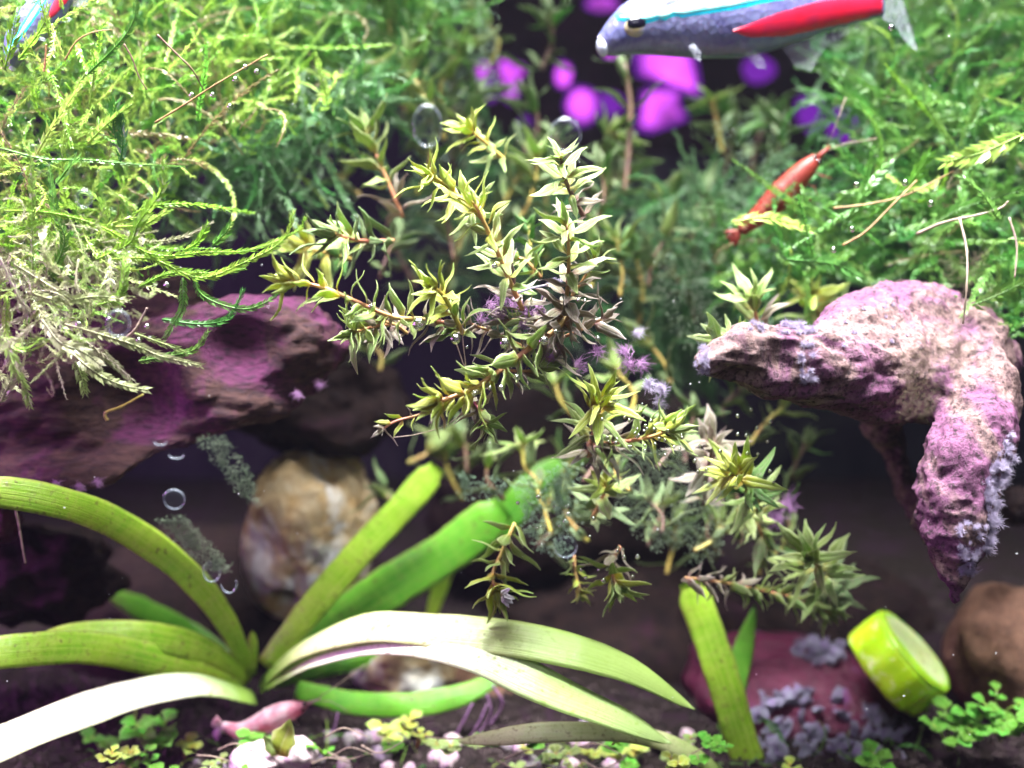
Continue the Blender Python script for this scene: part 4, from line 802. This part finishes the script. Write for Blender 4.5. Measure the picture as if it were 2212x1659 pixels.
# ------------------------------------------------------------------ fish
def interp(tab, s):
    return [float(np.interp(s, [q[0] for q in tab], [q[k] for q in tab])) for k in range(1, len(tab[0]))]
def fish(name, label, nose, tail, side_to_cam):
    ax = tail - nose; L = ax.length; ax.normalize()
    dep = (Vector(side_to_cam) - ax * ax.dot(Vector(side_to_cam))).normalized(); upv = dep.cross(ax)
    if upv.z < 0: upv = -upv
    root = empty(name, nose.lerp(tail, 0.5) - upv * L * 0.11, label, 'fish')
    PR = [(0, .012, -.030, .012), (.015, .03, -.045, .025), (.04, .058, -.052, .042), (.09, .100, -.055, .060), (.175, .138, -.068, .075), (.335, .160, -.100, .085), (.5, .148, -.118, .080), (.66, .118, -.095, .062), (.82, .084, -.063, .040), (1, .05, -.045, .018)]
    def pos(s, h, off=0.0):
        t, b, wd = interp(PR, s); c = (t + b) / 2; hh = (t - b) / 2; q = max(-0.999, min(0.999, (h - c) / hh))
        return nose + ax * (s * L) + upv * (h * L) + dep * ((wd * math.sqrt(1 - q * q) ** 0.9 + off) * L)
    ns, k = 40, 28; v = []; f = []
    for i in range(ns):
        s = (i / (ns - 1)) ** 1.3; t, b, wd = interp(PR, s); c = (t + b) / 2; hh = (t - b) / 2
        for j in range(k):
            a = 2 * math.pi * j / k; v.append(nose + ax * (s * L) + upv * ((c + hh * math.sin(a)) * L) + dep * (wd * math.cos(a) * L))
    for i in range(ns - 1):
        for j in range(k): f.append((i * k + j, i * k + (j + 1) % k, (i + 1) * k + (j + 1) % k, (i + 1) * k + j))
    f.append(tuple(range(k))); f.append(tuple((ns - 1) * k + j for j in range(k)))
    link('body', mesh('body', v, f, M['fish_body']), root)
    def patch(nm, mat, rows, off=0.004, kk=7):
        v = []; f = []; n = 44; s0, s1 = rows[0][0], rows[-1][0]
        for i in range(n):
            s = s0 + (s1 - s0) * i / (n - 1); lo, hi = interp(rows, s); jit = 0.003 * mnoise.noise((s * 60, off * 900, 2)); 
            for j in range(kk):
                q = j / (kk - 1); e = off * (1 - (2 * q - 1) ** 4) - 0.0012; v.append(pos(s, lo + (hi - lo) * q + jit * (1 if j in (0, kk - 1) else 0), e))
        for i in range(n - 1):
            for j in range(kk - 1): f.append((i * kk + j, (i + 1) * kk + j, (i + 1) * kk + j + 1, i * kk + j + 1))
        link(nm, mesh(nm, v, f, mat), root)
    patch('blue_stripe', M['fish_stripe'], [(.060, .050, .070), (.12, .026, .076), (.165, .026, .072), (.185, .036, .066), (.20, .022, .074), (.235, .038, .072), (.26, .026, .080), (.435, .030, .088), (.6, .044, .092), (.85, .046, .064)])
    patch('stripe_core', M['fish_core'], [(.070, .054, .066), (.12, .036, .066), (.165, .036, .062), (.185, .044, .058), (.20, .032, .064), (.235, .046, .064), (.26, .036, .070), (.435, .040, .078), (.6, .054, .082), (.85, .052, .058)], 0.0075)
    patch('red_band', M['fish_red'], [(.43, -.036, -.030), (.5, -.060, -.012), (.62, -.068, .015), (.75, -.060, .032), (.88, -.048, .038), (.99, -.040, .040)], 0.003, 9)
    V, F = ico(3); ec = pos(.115, .022, -0.012); B = Matrix((ax, upv, dep)).transposed()
    for nm, rr, mt, o_ in (('eye', (.040, .033, .022), 'fish_eye', Vector()), ('pupil', (.033, .023, .014), 'fish_pupil', dep * (.0115 * L) + upv * (.010 * L))):
        e = link(nm, mesh(nm, [ec + o_ + B @ Vector((p.x * rr[0] * L, p.y * rr[1] * L, p.z * rr[2] * L)) for p in V], F, M[mt]), root)
    lip = link('mouth', mesh('mouth', [pos(.012, -.02, 0) - dep * (.02 * L) + B @ Vector((p.x * .02 * L, p.y * .032 * L, p.z * .026 * L)) for p in V], F, M['fish_lip']), root)
    def fin(nm, pl, mat, dz=0.0, w0=0.006):
        n = len(pl); v = []; f = []
        c = (sum(p[0] for p in pl) / n, sum(p[1] for p in pl) / n)
        for sg in (1, -1):
            for s, h in pl: v.append(nose + ax * (s * L) + upv * (h * L) + dep * ((dz + sg * w0 * 0.3) * L))
            v.append(nose + ax * (c[0] * L) + upv * (c[1] * L) + dep * ((dz + sg * w0) * L))
        m = n + 1
        for i in range(n):
            j = (i + 1) % n; f.append((i, j, n)); f.append((m + j, m + i, m + n)); f.append((i, m + i, m + j, j))
        link(nm, mesh(nm, v, f, mat), root)
    fin('tail_fin', [(.97, .04), (1.03, .10), (1.10, .19), (1.14, .22), (1.12, .12), (1.075, .01), (1.10, -.09), (1.115, -.175), (1.085, -.15), (1.04, -.08), (.98, -.04)], M['fish_fin'])
    fin('anal_fin', [(.62, -.095), (.67, -.17), (.72, -.19), (.78, -.12), (.9, -.075), (.92, -.055), (.8, -.06)], M['fish_fin'])
    fin('dorsal_fin', [(.46, .145), (.50, .26), (.56, .27), (.60, .2), (.60, .13)], M['fish_fin'])
    fin('pelvic_fin', [(.47, -.10), (.515, -.155), (.55, -.165), (.545, -.135), (.52, -.10)], M['fish_fin'], 0.035)
    fin('pectoral_fin', [(.27, -.060), (.290, -.105), (.305, -.112), (.310, -.085), (.29, -.055)], M['fish_fin'], 0.085)
    return root
t = NT('fish_body'); n = t.noise(t.coords('Object'), 7, 5); n2 = t.noise(t.coords('Object'), 1.8, 3)
col = t.mix(t.val(n2, 0.35, 0.65), (0.11, 0.11, 0.26), (0.19, 0.19, 0.36)); col = t.mix(t.math('MULTIPLY', t.val(n, 0.5, 0.7), 0.5), col, (0.07, 0.06, 0.24))
vo = t.n('TexVoronoi'); t.set(vo, 0, t.coords('Object', (1.4, 1, 1))); vo.inputs['Scale'].default_value = 13
col = t.mix(t.math('MULTIPLY', t.val(vo.outputs[0], 0.3, 0.75), 0.25), col, (0.04, 0.04, 0.12))
M['fish_body'] = t.done(t.pbsdf(col, 0.32, t.bump(vo.outputs[0], 0.4, 0.02), 0.6, Metallic=0.15, Subsurface_Weight=0.15))
t = NT('fish_stripe'); n = t.noise(t.coords('Object'), 6, 2)
M['fish_stripe'] = t.done(t.pbsdf(t.mix(t.val(n, .35, .6), (0.0, 0.55, 1.0), (0.0, 0.80, 1.0)), 0.4, None, 0.6, Metallic=0.0, Emission_Color=(0.0, 0.75, 1.0), Emission_Strength=0.0))
M['fish_core'] = simple('fish_core', (0.15, 0.95, 1.0), (0.55, 1.0, 1.0), 7, 0.3, 0.1, 1.0)
M['fish_red'] = simple('fish_red', (0.60, 0.005, 0.03), (0.40, 0.01, 0.05), 5, 0.35, 0.1, 0.6)
M['fish_eye'] = simple('fish_eye', (0.42, 0.34, 0.16), (0.22, 0.22, 0.40), 6, 0.2, 0, 0.8)
M['fish_pupil'] = simple('fish_pupil', (0.004, 0.004, 0.01), (0.008, 0.006, 0.015), 6, 0.1, 0, 0.8)
M['fish_lip'] = simple('fish_lip', (0.55, 0.58, 0.75), (0.68, 0.70, 0.82), 6, 0.35, 0.1, 0.6)
t = NT('fish_fin'); tr = t.n('BsdfTransparent'); d = t.pbsdf((0.55, 0.56, 0.68), 0.4, None, 0.5)
n = t.noise(t.coords('Object', (14, 1, 3)), 3, 3)
M['fish_fin'] = t.done(t.mixs(t.val(n, 0.30, 1.5), tr.outputs[0], d))
fish('tetra_fish', 'small silvery fish with neon blue stripe and red rear at the top edge', P(1292, 88, 2.2), P(1905, 6, 2.9), (0.05, -1, 0))
fish('tetra_fish', 'blue and red fish half hidden in the left moss corner', P(18, 145, 1.0), P(190, -95, 1.4), (0.3, -1, 0))

# ------------------------------------------------------------------ shrimp
def shrimp(label, pts, c1, c2, transl, legs=5, flip=1):
    n = 40; Y = pts[0][2]; nodes = cr([(*P(x, y, Yy), S(r_, Yy)) for x, y, Yy, r_ in pts], n)
    path = [Vector(q[:3]) for q in nodes]; root = empty('shrimp', path[n // 2] - Vector((0, 0, 0.15)), label, 'shrimp')
    t = NT('shrimp_shell'); nz = t.noise(t.coords('Object'), 5, 5); col = t.mix(t.val(nz, .35, .65), c1, c2)
    d = t.pbsdf(col, 0.45, t.bump(nz, 0.3, 0.02), 0.5); tr = t.n('BsdfTranslucent'); t.set(tr, 0, col); sh = t.done(t.mixs(transl, d, tr.outputs[0]))
    def rad(u):
        k = u * (n - 1); b = nodes[min(n - 1, int(round(k)))][3]
        return b * (1.0 + (0.10 * ((k * 0.36) % 1.0) if u > 0.42 else 0.0))
    v, f = tube(path, rad, 18)
    link('body', mesh('body', v, f, sh), root)
    e = path[-1]; ax = (path[-1] - path[-4]).normalized(); pr = ax.cross(Vector((0, 1, 0))).normalized(); tl = nodes[-1][3] * 3.2
    for a in (-0.75, -0.3, 0.1, 0.5):
        d_ = (ax + pr * a).normalized(); link('tail_fan', mesh('tail_fan', *tube([e - d_ * tl * 0.2, e + d_ * tl * 0.4, e + d_ * tl * 0.8, e + d_ * tl], lambda u: tl * 0.16 * math.sin(0.5 + 2.4 * u), 8), sh), root)
    h = path[0]; hx = (path[0] - path[4]).normalized()
    link('rostrum', mesh('rostrum', *tube([h - hx * 0.02, h + hx * 0.08, h + hx * 0.20], lambda u: nodes[0][3] * (0.7 - 0.6 * u), 8), sh), root)
    for i in range(legs):
        p = path[6 + i * 5]; dn = -pr * flip; b = p + dn * nodes[6 + i * 5][3] * 0.8
        link('leg', mesh('leg', *tube([b, b + dn * 0.10 + hx * 0.05 - Vector((0, .05, 0)), b + dn * 0.20 + hx * (0.02 if i % 2 else 0.12)], lambda u: 0.012 * (1 - 0.5 * u), 5), sh), root)
    for s_ in (-1, 1):
        link('antenna', mesh('antenna', *tube([h + hx * 0.1, h + hx * 0.35 + pr * 0.10 * s_, h + hx * 0.65 + pr * 0.3 * s_ - Vector((0, 0.1, 0))], 0.005, 4), M['root_pale']), root)
        V, F = ico(2); c = h - hx * 0.02 + pr * 0.035 * s_ - Vector((0, nodes[0][3] * 0.9, 0)); link('eye', mesh('eye', [c + p * 0.026 for p in V], F, M['fish_pupil']), root)
shrimp('dark red shrimp resting on the right moss', [(1765, 342, 2.5, 13), (1740, 366, 2.5, 22), (1705, 402, 2.5, 27), (1670, 438, 2.5, 26), (1640, 466, 2.5, 20), (1600, 500, 2.5, 11)], (0.19, 0.016, 0.014), (0.28, 0.04, 0.022), 0.35, flip=-1)
shrimp('pale pink red shrimp on the floor at the foot of the ribbon plant', [(660, 1522, 1.5, 9), (635, 1532, 1.5, 20), (600, 1545, 1.5, 26), (560, 1566, 1.5, 24), (520, 1578, 1.5, 18), (480, 1566, 1.5, 8)], (0.50, 0.14, 0.22), (0.72, 0.55, 0.60), 0.6, flip=-1)

# ------------------------------------------------------------------ purple lamp behind the tank
def glow():
    Y = 13.4; root = empty('grow_light', P(1300, 300, Y), 'magenta glowing grow light seen in patches behind the plants', 'lamp')
    t = NT('patch_glow'); e = t.n('Emission'); t.set(e, 0, (0.78, 0.10, 1.0)); t.set(e, 1, t.math('ADD', 0.15, t.math('MULTIPLY', t.val(t.noise(t.coords('Object'), 1.1, 3), 0.3, 0.7), 2.2))); hot = t.done(e.outputs[0])
    t = NT('patch_dim'); e = t.n('Emission'); t.set(e, 0, (0.34, 0.03, 0.80)); e.inputs[1].default_value = 0.55; dim = t.done(e.outputs[0])
    hot.cycles.emission_sampling = 'NONE'; dim.cycles.emission_sampling = 'NONE'
    def plate(nm, pl, mat, Y0, th):
        a = [P(x, y, Y0) for x, y in pl]; n = len(a); v = a + [p + Vector((0, th, 0)) for p in a]
        f = [tuple(range(n)), tuple(range(2 * n - 1, n - 1, -1))] + [(i, i + n, (i + 1) % n + n, (i + 1) % n) for i in range(n)]
        return link(nm, mesh(nm, v, f, mat, False), root)
    plate('housing', [(1000, -60), (1900, -60), (1900, 330), (1000, 330)], M['rock_dark'], Y + 0.1, 0.3)
    def blobp(cx, cy, rx, ry, n=14, sd=0): return [(cx + rx * math.cos(6.283 * i / n) * (1 + 0.18 * mnoise.noise((i * 1.3, sd, 0))), cy + ry * math.sin(6.283 * i / n) * (1 + 0.18 * mnoise.noise((i * 1.7, sd, 4)))) for i in range(n)]
    for i, q in enumerate([blobp(1043, 152, 13, 15), blobp(1090, 150, 12, 20, sd=2), blobp(1104, 178, 15, 38, sd=3), blobp(1120, 152, 12, 12), blobp(1217, 162, 16, 24, sd=4), blobp(1258, 228, 30, 34, sd=5), [(1385, 118), (1420, 98), (1465, 104), (1490, 128), (1497, 160), (1500, 198), (1470, 186), (1430, 170), (1392, 160)], [(1396, 204), (1430, 198), (1462, 202), (1458, 225), (1474, 252), (1440, 266), (1410, 276), (1386, 270), (1392, 235)], blobp(1322, 112, 16, 10), blobp(1300, 8, 30, 14)]):  # lit patches shaped like the leaf gaps the glow shows through
        cx_ = sum(p[0] for p in q) / len(q); cy_ = sum(p[1] for p in q) / len(q)
        g_ = plate('glow_patch', q, hot, Y, 0.08); plate('glow_halo', [(cx_ + (p[0] - cx_) * 1.3, cy_ + (p[1] - cy_) * 1.3) for p in q], dim, Y + 0.02, 0.05)  # wider dim plate imitates the soft halo around each patch
    for q in [blobp(1315, 225, 34, 26, sd=6), blobp(1640, 150, 36, 30, sd=7), [(1722, 212), (1772, 205), (1775, 260), (1755, 292), (1725, 262)], blobp(1820, 270, 34, 40, sd=8), blobp(1135, 262, 12, 10), blobp(1060, 195, 14, 26, sd=9)]: plate('glow_patch', q, dim, Y, 0.08)
glow()

# ------------------------------------------------------------------ floor litter
from mathutils.bvhtree import BVHTree
bpy.context.view_layer.update()
def bvh_of(names):
    out = []
    for o in list(COL.objects):
        if o.type == 'MESH' and o.parent is None and o.name.split('.')[0] in names:
            out.append(BVHTree.FromPolygons([o.matrix_world @ v.co for v in o.data.vertices], [tuple(p.vertices) for p in o.data.polygons]))
    return out
SURF = bvh_of(('maroon_stone', 'ground', 'brown_stone', 'speckled_stone', 'mossy_stone'))
def surf(x, y, Ymin=-1.3):
    d = (P(x, y, 1) - CAM).normalized(); st = P(x, y, Ymin); best = None
    for b in SURF:
        h = b.ray_cast(st, d)
        if h[0] is not None and (best is None or h[3] < best[1]): best = (h[0], h[3])
    return best[0] if best else P(x, y, 2)
CH = [rock_mesh('chip', (1, 0.8, 0.55), 30 + i, M['chip'], 1 if i % 2 else 2, 0.8, 1.7) for i in range(6)]
r2 = random.Random(5)
for i in range(150):
    x, y = sample([(1590, 1560), (1640, 1500), (1740, 1490), (1850, 1520), (1960, 1570), (1960, 1640), (1800, 1650), (1640, 1640)], r2) if i < 118 else sample([(1700, 1380), (1800, 1390), (1840, 1430), (1720, 1440)], r2)
    q = surf(x, y); Y = q.y; o = link('gravel_chip', CH[i % 6]); s = S(8 + 20 * r2.random() ** 1.6, Y); o.location = q + Vector((0, -0.03, s * 0.4)); o.scale = (s, s * r2.uniform(0.6, 1.1), s * r2.uniform(0.5, 1.0)); o.rotation_euler = [r2.uniform(0, 6) for _ in range(3)]
    tagk(o, 'bluish grey gravel chip in the large heap before the maroon stone' if i < 118 else 'bluish grey gravel chip in the small patch atop the maroon stone', 'gravel', 'grey chips in the large heap' if i < 118 else 'grey chips atop the maroon stone')
PB = [rock_mesh('pebble', (1, 0.9, 0.7), 50 + i, M['pebble_pink' if i % 2 else 'pebble_grey'], 3, 0.25, 1.2) for i in range(6)]
def drop_on(x, Y, lift=0.0):
    p = P(x, 1600, Y); return Vector((p.x, p.y, ground_z(p.x, p.y) + lift))
for i in range(110):
    Y = r2.uniform(-0.6, 2.2); o = link('pebble', PB[i % 6]); s = S(r2.uniform(9, 26), Y); o.location = drop_on(r2.uniform(420, 1560), Y, s * 0.4); o.scale = (s, s, s); o.rotation_euler = [r2.uniform(0, 6) for _ in range(3)]
    tagk(o, 'pinkish pebble on the tank floor among tiny plants' if i % 6 % 2 else 'grey pebble on the tank floor among tiny plants', 'pebble', 'pink floor pebbles' if i % 6 % 2 else 'grey floor pebbles')
rock('white_pebble', 555, 1640, 0.6, (62, 34), 33, M['pebble_pink'], 'large white pink pebble at the bottom edge below the red leaf', 'pebble', sub=4)
rock('white_pebble', 640, 1630, 0.7, (46, 40), 34, M['pebble_pink'], 'white pebble under the yellowish leaf at the bottom edge', 'pebble', sub=4)
RL = empty('broad_leaf_plant', P(610, 1620, 0.7), 'short yellow green broad leaf standing beside the pink shrimp', 'aquarium plant')
for (b, tp, w_, key) in [((605, 1630, .5), (625, 1555, .4), 1.9, 'leaf_yellow'), ((600, 1630, .5), (570, 1590, .4), 1.6, 'leaf_olive')]:
    a, c = P(*b), P(*tp); put_leaf(RL, leaves(key)[2], a, c - a, Vector((0, -0.7, 0.7)), (c - a).length, w_)
def sprout(label, x, y, Y, n, lpx, h, seed, group=None, key='leaf_carpet'):
    r = random.Random(seed); b = P(x, y, Y); root = empty('carpet_plant', b, label, 'aquarium plant', group)
    for i in range(n):
        a = r.uniform(0, 6.28); hh = S(h, Y) * r.uniform(0.4, 1.1); tip = b + Vector((math.cos(a) * hh * 0.7, math.sin(a) * hh * 0.5 - 0.1, hh))
        link('stem', mesh('stem', *tube([b, b.lerp(tip, 0.5) + Vector((0, 0, hh * 0.12)), tip], 0.012, 5), M['stem_green'] if key != 'leaf_carpet' else M['moss_bright']), root)
        for q in range(3):
            a2 = a + q * 2.1; put_leaf(root, r.choice(leaves(key, 'round')), tip - Vector((0, 0, hh * 0.12 * q)), Vector((math.cos(a2), math.sin(a2) - 0.3, 0.35)), Vector((0, -0.3, 1)), S(lpx, Y) * r.uniform(0.7, 1.15), 1.0)
    return root
sprout('bright green round leaved sprig below the vegetable slice', 2050, 1620, 1.4, 8, 40, 90, 1)
sprout('round leaved green sprig at the right edge by the brown stone', 2160, 1600, 1.3, 8, 38, 80, 2)
sprout('taller thin green sprig beside the brown stone', 2150, 1560, 1.6, 3, 26, 90, 3)
sprout('bright green sprig at the bottom edge right of centre', 1890, 1680, 0.9, 6, 40, 55, 4)
sprout('glossy round green leaves beneath the white left leaf', 345, 1620, 1.4, 6, 48, 65, 5)
sprout('tiny fresh green sprig at the lower left', 290, 1660, 0.9, 5, 24, 70, 6)
sprout('yellow green sprig at the bottom edge near the strap plant', 1700, 1690, 0.8, 5, 36, 40, 8, key='leaf_yellow')
sprout('yellow green sprig under the low pale strap leaf', 1340, 1650, 1.6, 6, 34, 60, 9, key='leaf_yellow')
sprout('yellowish round leaved sprig left of the low pale strap leaf', 860, 1610, 1.8, 6, 34, 60, 10, key='leaf_yellow')
for i in range(44):
    xx_ = r2.uniform(220, 1560); sprout('tiny carpet plant on the floor ' + ('left of the pink shrimp' if xx_ < 480 else 'around the white pebbles' if xx_ < 800 else 'below the middle white leaves' if xx_ < 1200 else 'near the yellowish strap plant'), xx_, r2.uniform(1600, 1690), r2.uniform(0.2, 2.0), r2.choice((2, 3, 4)), r2.uniform(18, 32), r2.uniform(24, 50), 60 + i, 'carpet plants on the floor', key=r2.choice(['leaf_carpet', 'leaf_carpet', 'leaf_olive', 'leaf_yellow']))
MF = empty('moss_clump', P(1000, 1640, 0.6), 'short green moss strands growing over the floor litter', 'moss')
for i in range(80):
    q = surf(r2.uniform(150, 2100), r2.uniform(1590, 1665)); link('frond', r2.choice(FR_M if i % 3 else FR_B), MF, Matrix.Translation(q) @ orient(Vector((r2.gauss(0, 0.8), r2.gauss(-0.3, 0.5), 0.6)), r2.uniform(0, 6)) @ Matrix.Scale(r2.uniform(0.2, 0.45), 4))
for i, (x, y) in enumerate([(1060, 1540), (1085, 1520), (1035, 1560), (720, 1580), (1000, 1560)]):
    strand('pink_stem', 'thin magenta stem fragment crossing behind the low pale leaf', 'root', [(x - 25, y + 45, 2.0), (x, y, 1.9), (x + r2.uniform(-30, 40), y - 40, 1.9)], 9, 'hair_purple', 'magenta stem fragments')
for i in range(14):
    x = r2.uniform(380, 1500); y = r2.uniform(1590, 1650)
    strand('root', 'fine pale root lying on the tank floor litter', 'root', [(x, y, 0.6), (x + 40, y + r2.uniform(-20, 20), 0.5), (x + 90, y + r2.uniform(-25, 25), 0.5)], 6, 'root_pale', 'fine roots on the floor')

# ------------------------------------------------------------------ bubbles, motes, pane
V3, F3 = ico(3); BUB = mesh('air_bubble', V3, F3, M['bubble'])
def bubble(x, y, Y, rp, label, group=None):
    o = link('air_bubble', BUB); o.location = P(x, y, Y); s = S(rp, Y); o.scale = (s, s, s * 1.04); tagk(o, label, 'bubble', group)
bubble(905, 700, -0.75, 14, 'largest air bubble hanging under the leftward stem'); bubble(984, 732, -0.75, 11, 'air bubble beside the short pale tip stem')
bubble(1090, 741, -0.75, 11, 'air bubble resting on a broad leaf of the lower stem'); bubble(1175, 736, -0.7, 9, 'air bubble on the right part of the lower stem')
lb = 'tiny air bubble clinging to the central stems'
for (x, y, q) in [(1068, 575, 6), (1116, 815, 7), (1083, 838, 7), (1024, 850, 6), (1291, 731, 6), (1250, 648, 5), (1263, 650, 4), (801, 661, 5), (1058, 838, 5), (1009, 750, 3), (1200, 716, 5)]: bubble(x, y, -0.75, q, lb, 'tiny bubbles on the central stems')
lb = 'tiny air bubble dotting the spiky shoots right of centre'
for i in range(34): bubble(*sample([(1280, 900), (1380, 900), (1480, 930), (1470, 990), (1330, 980)], r2), -0.3 + r2.uniform(-.2, .2), r2.uniform(2.5, 4.5), lb, 'bubbles on the spiky shoots')
lb = 'tiny air bubble on the drooping lower shoots'
for i in range(22): bubble(*sample([(1080, 1080), (1180, 1070), (1420, 1180), (1400, 1270), (1220, 1250)], r2), 0.0 + r2.uniform(-.2, .2), r2.uniform(3, 6), lb, 'bubbles on the lower shoots')
lb = 'tiny air bubble on the shaded shoots below the driftwood'
for i in range(18): bubble(*sample([(1500, 900), (1660, 880), (1690, 1060), (1600, 1140), (1480, 1000)], r2), 0.3 + r2.uniform(-.2, .2), r2.uniform(3, 5), lb, 'bubbles below the driftwood')
lb = 'bright tiny air bubble in the left moss'
for (x, y) in [(530, 145), (555, 155), (508, 172), (415, 205), (460, 205), (497, 230), (220, 820), (235, 690), (360, 615), (318, 705), (300, 735), (170, 700)]: bubble(x, y, -0.6 if y > 500 else 0.4, 6, lb, 'bubbles in the left moss')
lb = 'bright tiny air bubble in the right moss'
for (x, y) in [(1955, 395), (2010, 440), (1850, 400), (1925, 60), (1840, 495), (1800, 540)]: bubble(x, y, 1.0, 7, lb, 'bubbles in the right moss')
# floating specks
V = []; F = []; bv, bf = ico(1)
for i in range(80):
    c = P(r2.uniform(0, 2212), r2.uniform(0, 1659), r2.uniform(-1.35, 0.4)); s = r2.uniform(0.003, 0.007); o = len(V); V += [c + p * s for p in bv]; F += [tuple(k + o for k in q) for q in bf]
tagk(link('floating_specks', mesh('floating_specks', V, F, M['mote'])), 'fine pale specks floating in the aquarium water', 'specks', kind='stuff')

GP = link('aquarium_front', mesh('aquarium_front', *box(-11, 11, -1.9, -1.5, -2, 12), M['pane'], False)); tagk(GP, 'clear front glass pane of the aquarium with algae films', 'glass pane')
def film(poly, n, mat, seed, size=(0.003, 0.0065), fs=9.0, thr=0.0, streak=(0.3, 1.0), label=None):
    r = random.Random(seed); V = []; F = []; c = 0; tries = 0
    while c < n and tries < n * 40:
        tries += 1; x, y = sample(poly, r); x += r.gauss(0, 5); y += r.gauss(0, 5); p = P(x, y, -1.5)
        if mnoise.noise((p.x * fs + seed, p.z * fs * streak[0], seed)) + 0.5 * mnoise.noise((p.x * fs * 2.6, p.z * fs * 2.6 * streak[0], seed + 5)) < thr + 0.45 * r.gauss(0, 1): continue
        s = r.uniform(*size); a = r.uniform(0, 3.14); ca, sa = math.cos(a) * s, math.sin(a) * s; o = len(V)
        p = p + Vector((0, s * 0.7, 0)); V += [p + Vector((ca, 0, sa)), p + Vector((-sa, 0, ca)), p + Vector((-ca, 0, -sa)), p + Vector((sa, 0, -ca)), p + Vector((0, s * 0.65, 0)), p - Vector((0, s * 0.65, 0))]
        F += [(o + k, o + (k + 1) % 4, o + 4) for k in range(4)] + [(o + (k + 1) % 4, o + k, o + 5) for k in range(4)]; c += 1
    ob = link('algae_film', mesh('algae_film', V, F, M[mat], False), GP); ob['kind'] = 'stuff'
    if label: ob['label'] = label
film([(340, 1122), (395, 1120), (488, 1220), (492, 1232), (455, 1238), (375, 1160)], 1500, 'algae_dark', 1, thr=-0.25)
film([(425, 952), (490, 945), (545, 1040), (560, 1090), (520, 1070), (470, 1000)], 900, 'algae_dark', 2, thr=-0.15)
film([(1330, 980), (1480, 960), (1495, 1180), (1400, 1190), (1330, 1100)], 2400, 'algae_dark', 3, thr=-0.15)
film([(1110, 1040), (1250, 1000), (1260, 1080), (1230, 1200), (1160, 1190), (1130, 1120)], 1300, 'algae_pale', 4, (0.004, 0.009), 6, 0.25)
film([(990, 1020), (1100, 1040), (1080, 1080), (1000, 1080)], 220, 'algae_pale', 5, (0.004, 0.008), 6, 0.25)
film([(1420, 540), (1520, 560), (1560, 720), (1480, 760), (1410, 640)], 900, 'algae_dark', 6, thr=0.1)
film([(1950, 760), (2080, 690), (2110, 760), (2010, 900), (1940, 900)], 1500, 'algae_tan', 7, (0.003, 0.006), thr=-0.1)
film([(2030, 560), (2140, 540), (2160, 680), (2060, 700)], 700, 'algae_tan', 8, (0.003, 0.006), thr=0.05)
film([(1540, 260), (1700, 230), (1720, 420), (1560, 520)], 700, 'algae_pale', 9, (0.003, 0.006), thr=0.15, streak=(0.35, 1))
film([(1030, 0), (1075, 0), (1075, 200), (1035, 210)], 420, 'algae_pale', 10, (0.003, 0.006), thr=0.1, streak=(0.3, 1))
film([(1480, 1020), (1560, 1060), (1560, 1200), (1490, 1220)], 800, 'algae_dark', 12, thr=-0.05)
def drop(x, y, rx, ry, label, arc=(0, 360), fill=True):
    Y = -1.47; c = P(x, y, Y); a, b = S(rx, Y), S(ry, Y); root = empty('glass_bubble', c, label, 'bubble')
    if fill: link('film', mesh('film', [c + Vector((p.x * a, (p.y * 0.10 + 0.02) * a, p.z * b)) for p in V3], F3, M['drop']), root)
    n = 40; pts = [c + Vector((a * math.cos(R(arc[0] + (arc[1] - arc[0]) * i / (n - 1))), 0.02, b * math.sin(R(arc[0] + (arc[1] - arc[0]) * i / (n - 1))))) for i in range(n)]
    link('rim', mesh('rim', *tube(pts, lambda t: 0.007 * (0.55 + 0.45 * math.sin(t * 6.28) ** 2), 6), M['drop_rim']), root)
drop(923, 272, 30, 42, 'tall oval bubble outline on the glass above the yellow tips'); drop(1221, 292, 32, 34, 'faint round bubble outline on the glass above the spread leaves')
drop(375, 1080, 23, 22, 'ring shaped bubble on the glass over the black hollow'); drop(254, 699, 25, 28, 'greyish round bubble by the lower left moss'); drop(1222, 1182, 25, 25, 'thin ring bubble on the glass over the green algae film', (180, 360))
drop(456, 1236, 19, 24, 'bubble at the foot of the slanted algae film on the glass', (150, 380)); drop(493, 1262, 17, 22, 'small crescent bubble beside the slanted algae film', (190, 380), False)
drop(345, 955, 14, 8, 'faint crescent bubble on the pink driftwood ridge', (180, 360), False); drop(380, 983, 17, 9, 'greenish crescent bubble at the driftwood lower edge', (180, 360), False); drop(180, 430, 16, 18, 'small dark round bubble in the left moss')

t = NT('haze'); pv = t.n('VolumePrincipled'); t.set(pv, 'Color', (0.74, 0.74, 1.0)); pv.inputs['Density'].default_value = 0.00055
t.t.links.new(pv.outputs[0], t.out.inputs[1])
hz = link('haze', mesh('haze', *box(-24, 24, -22, 24, -3.5, 26), t.m, False)); hz['kind'] = 'stuff'; hz['label'] = 'faint milky haze in the aquarium water'
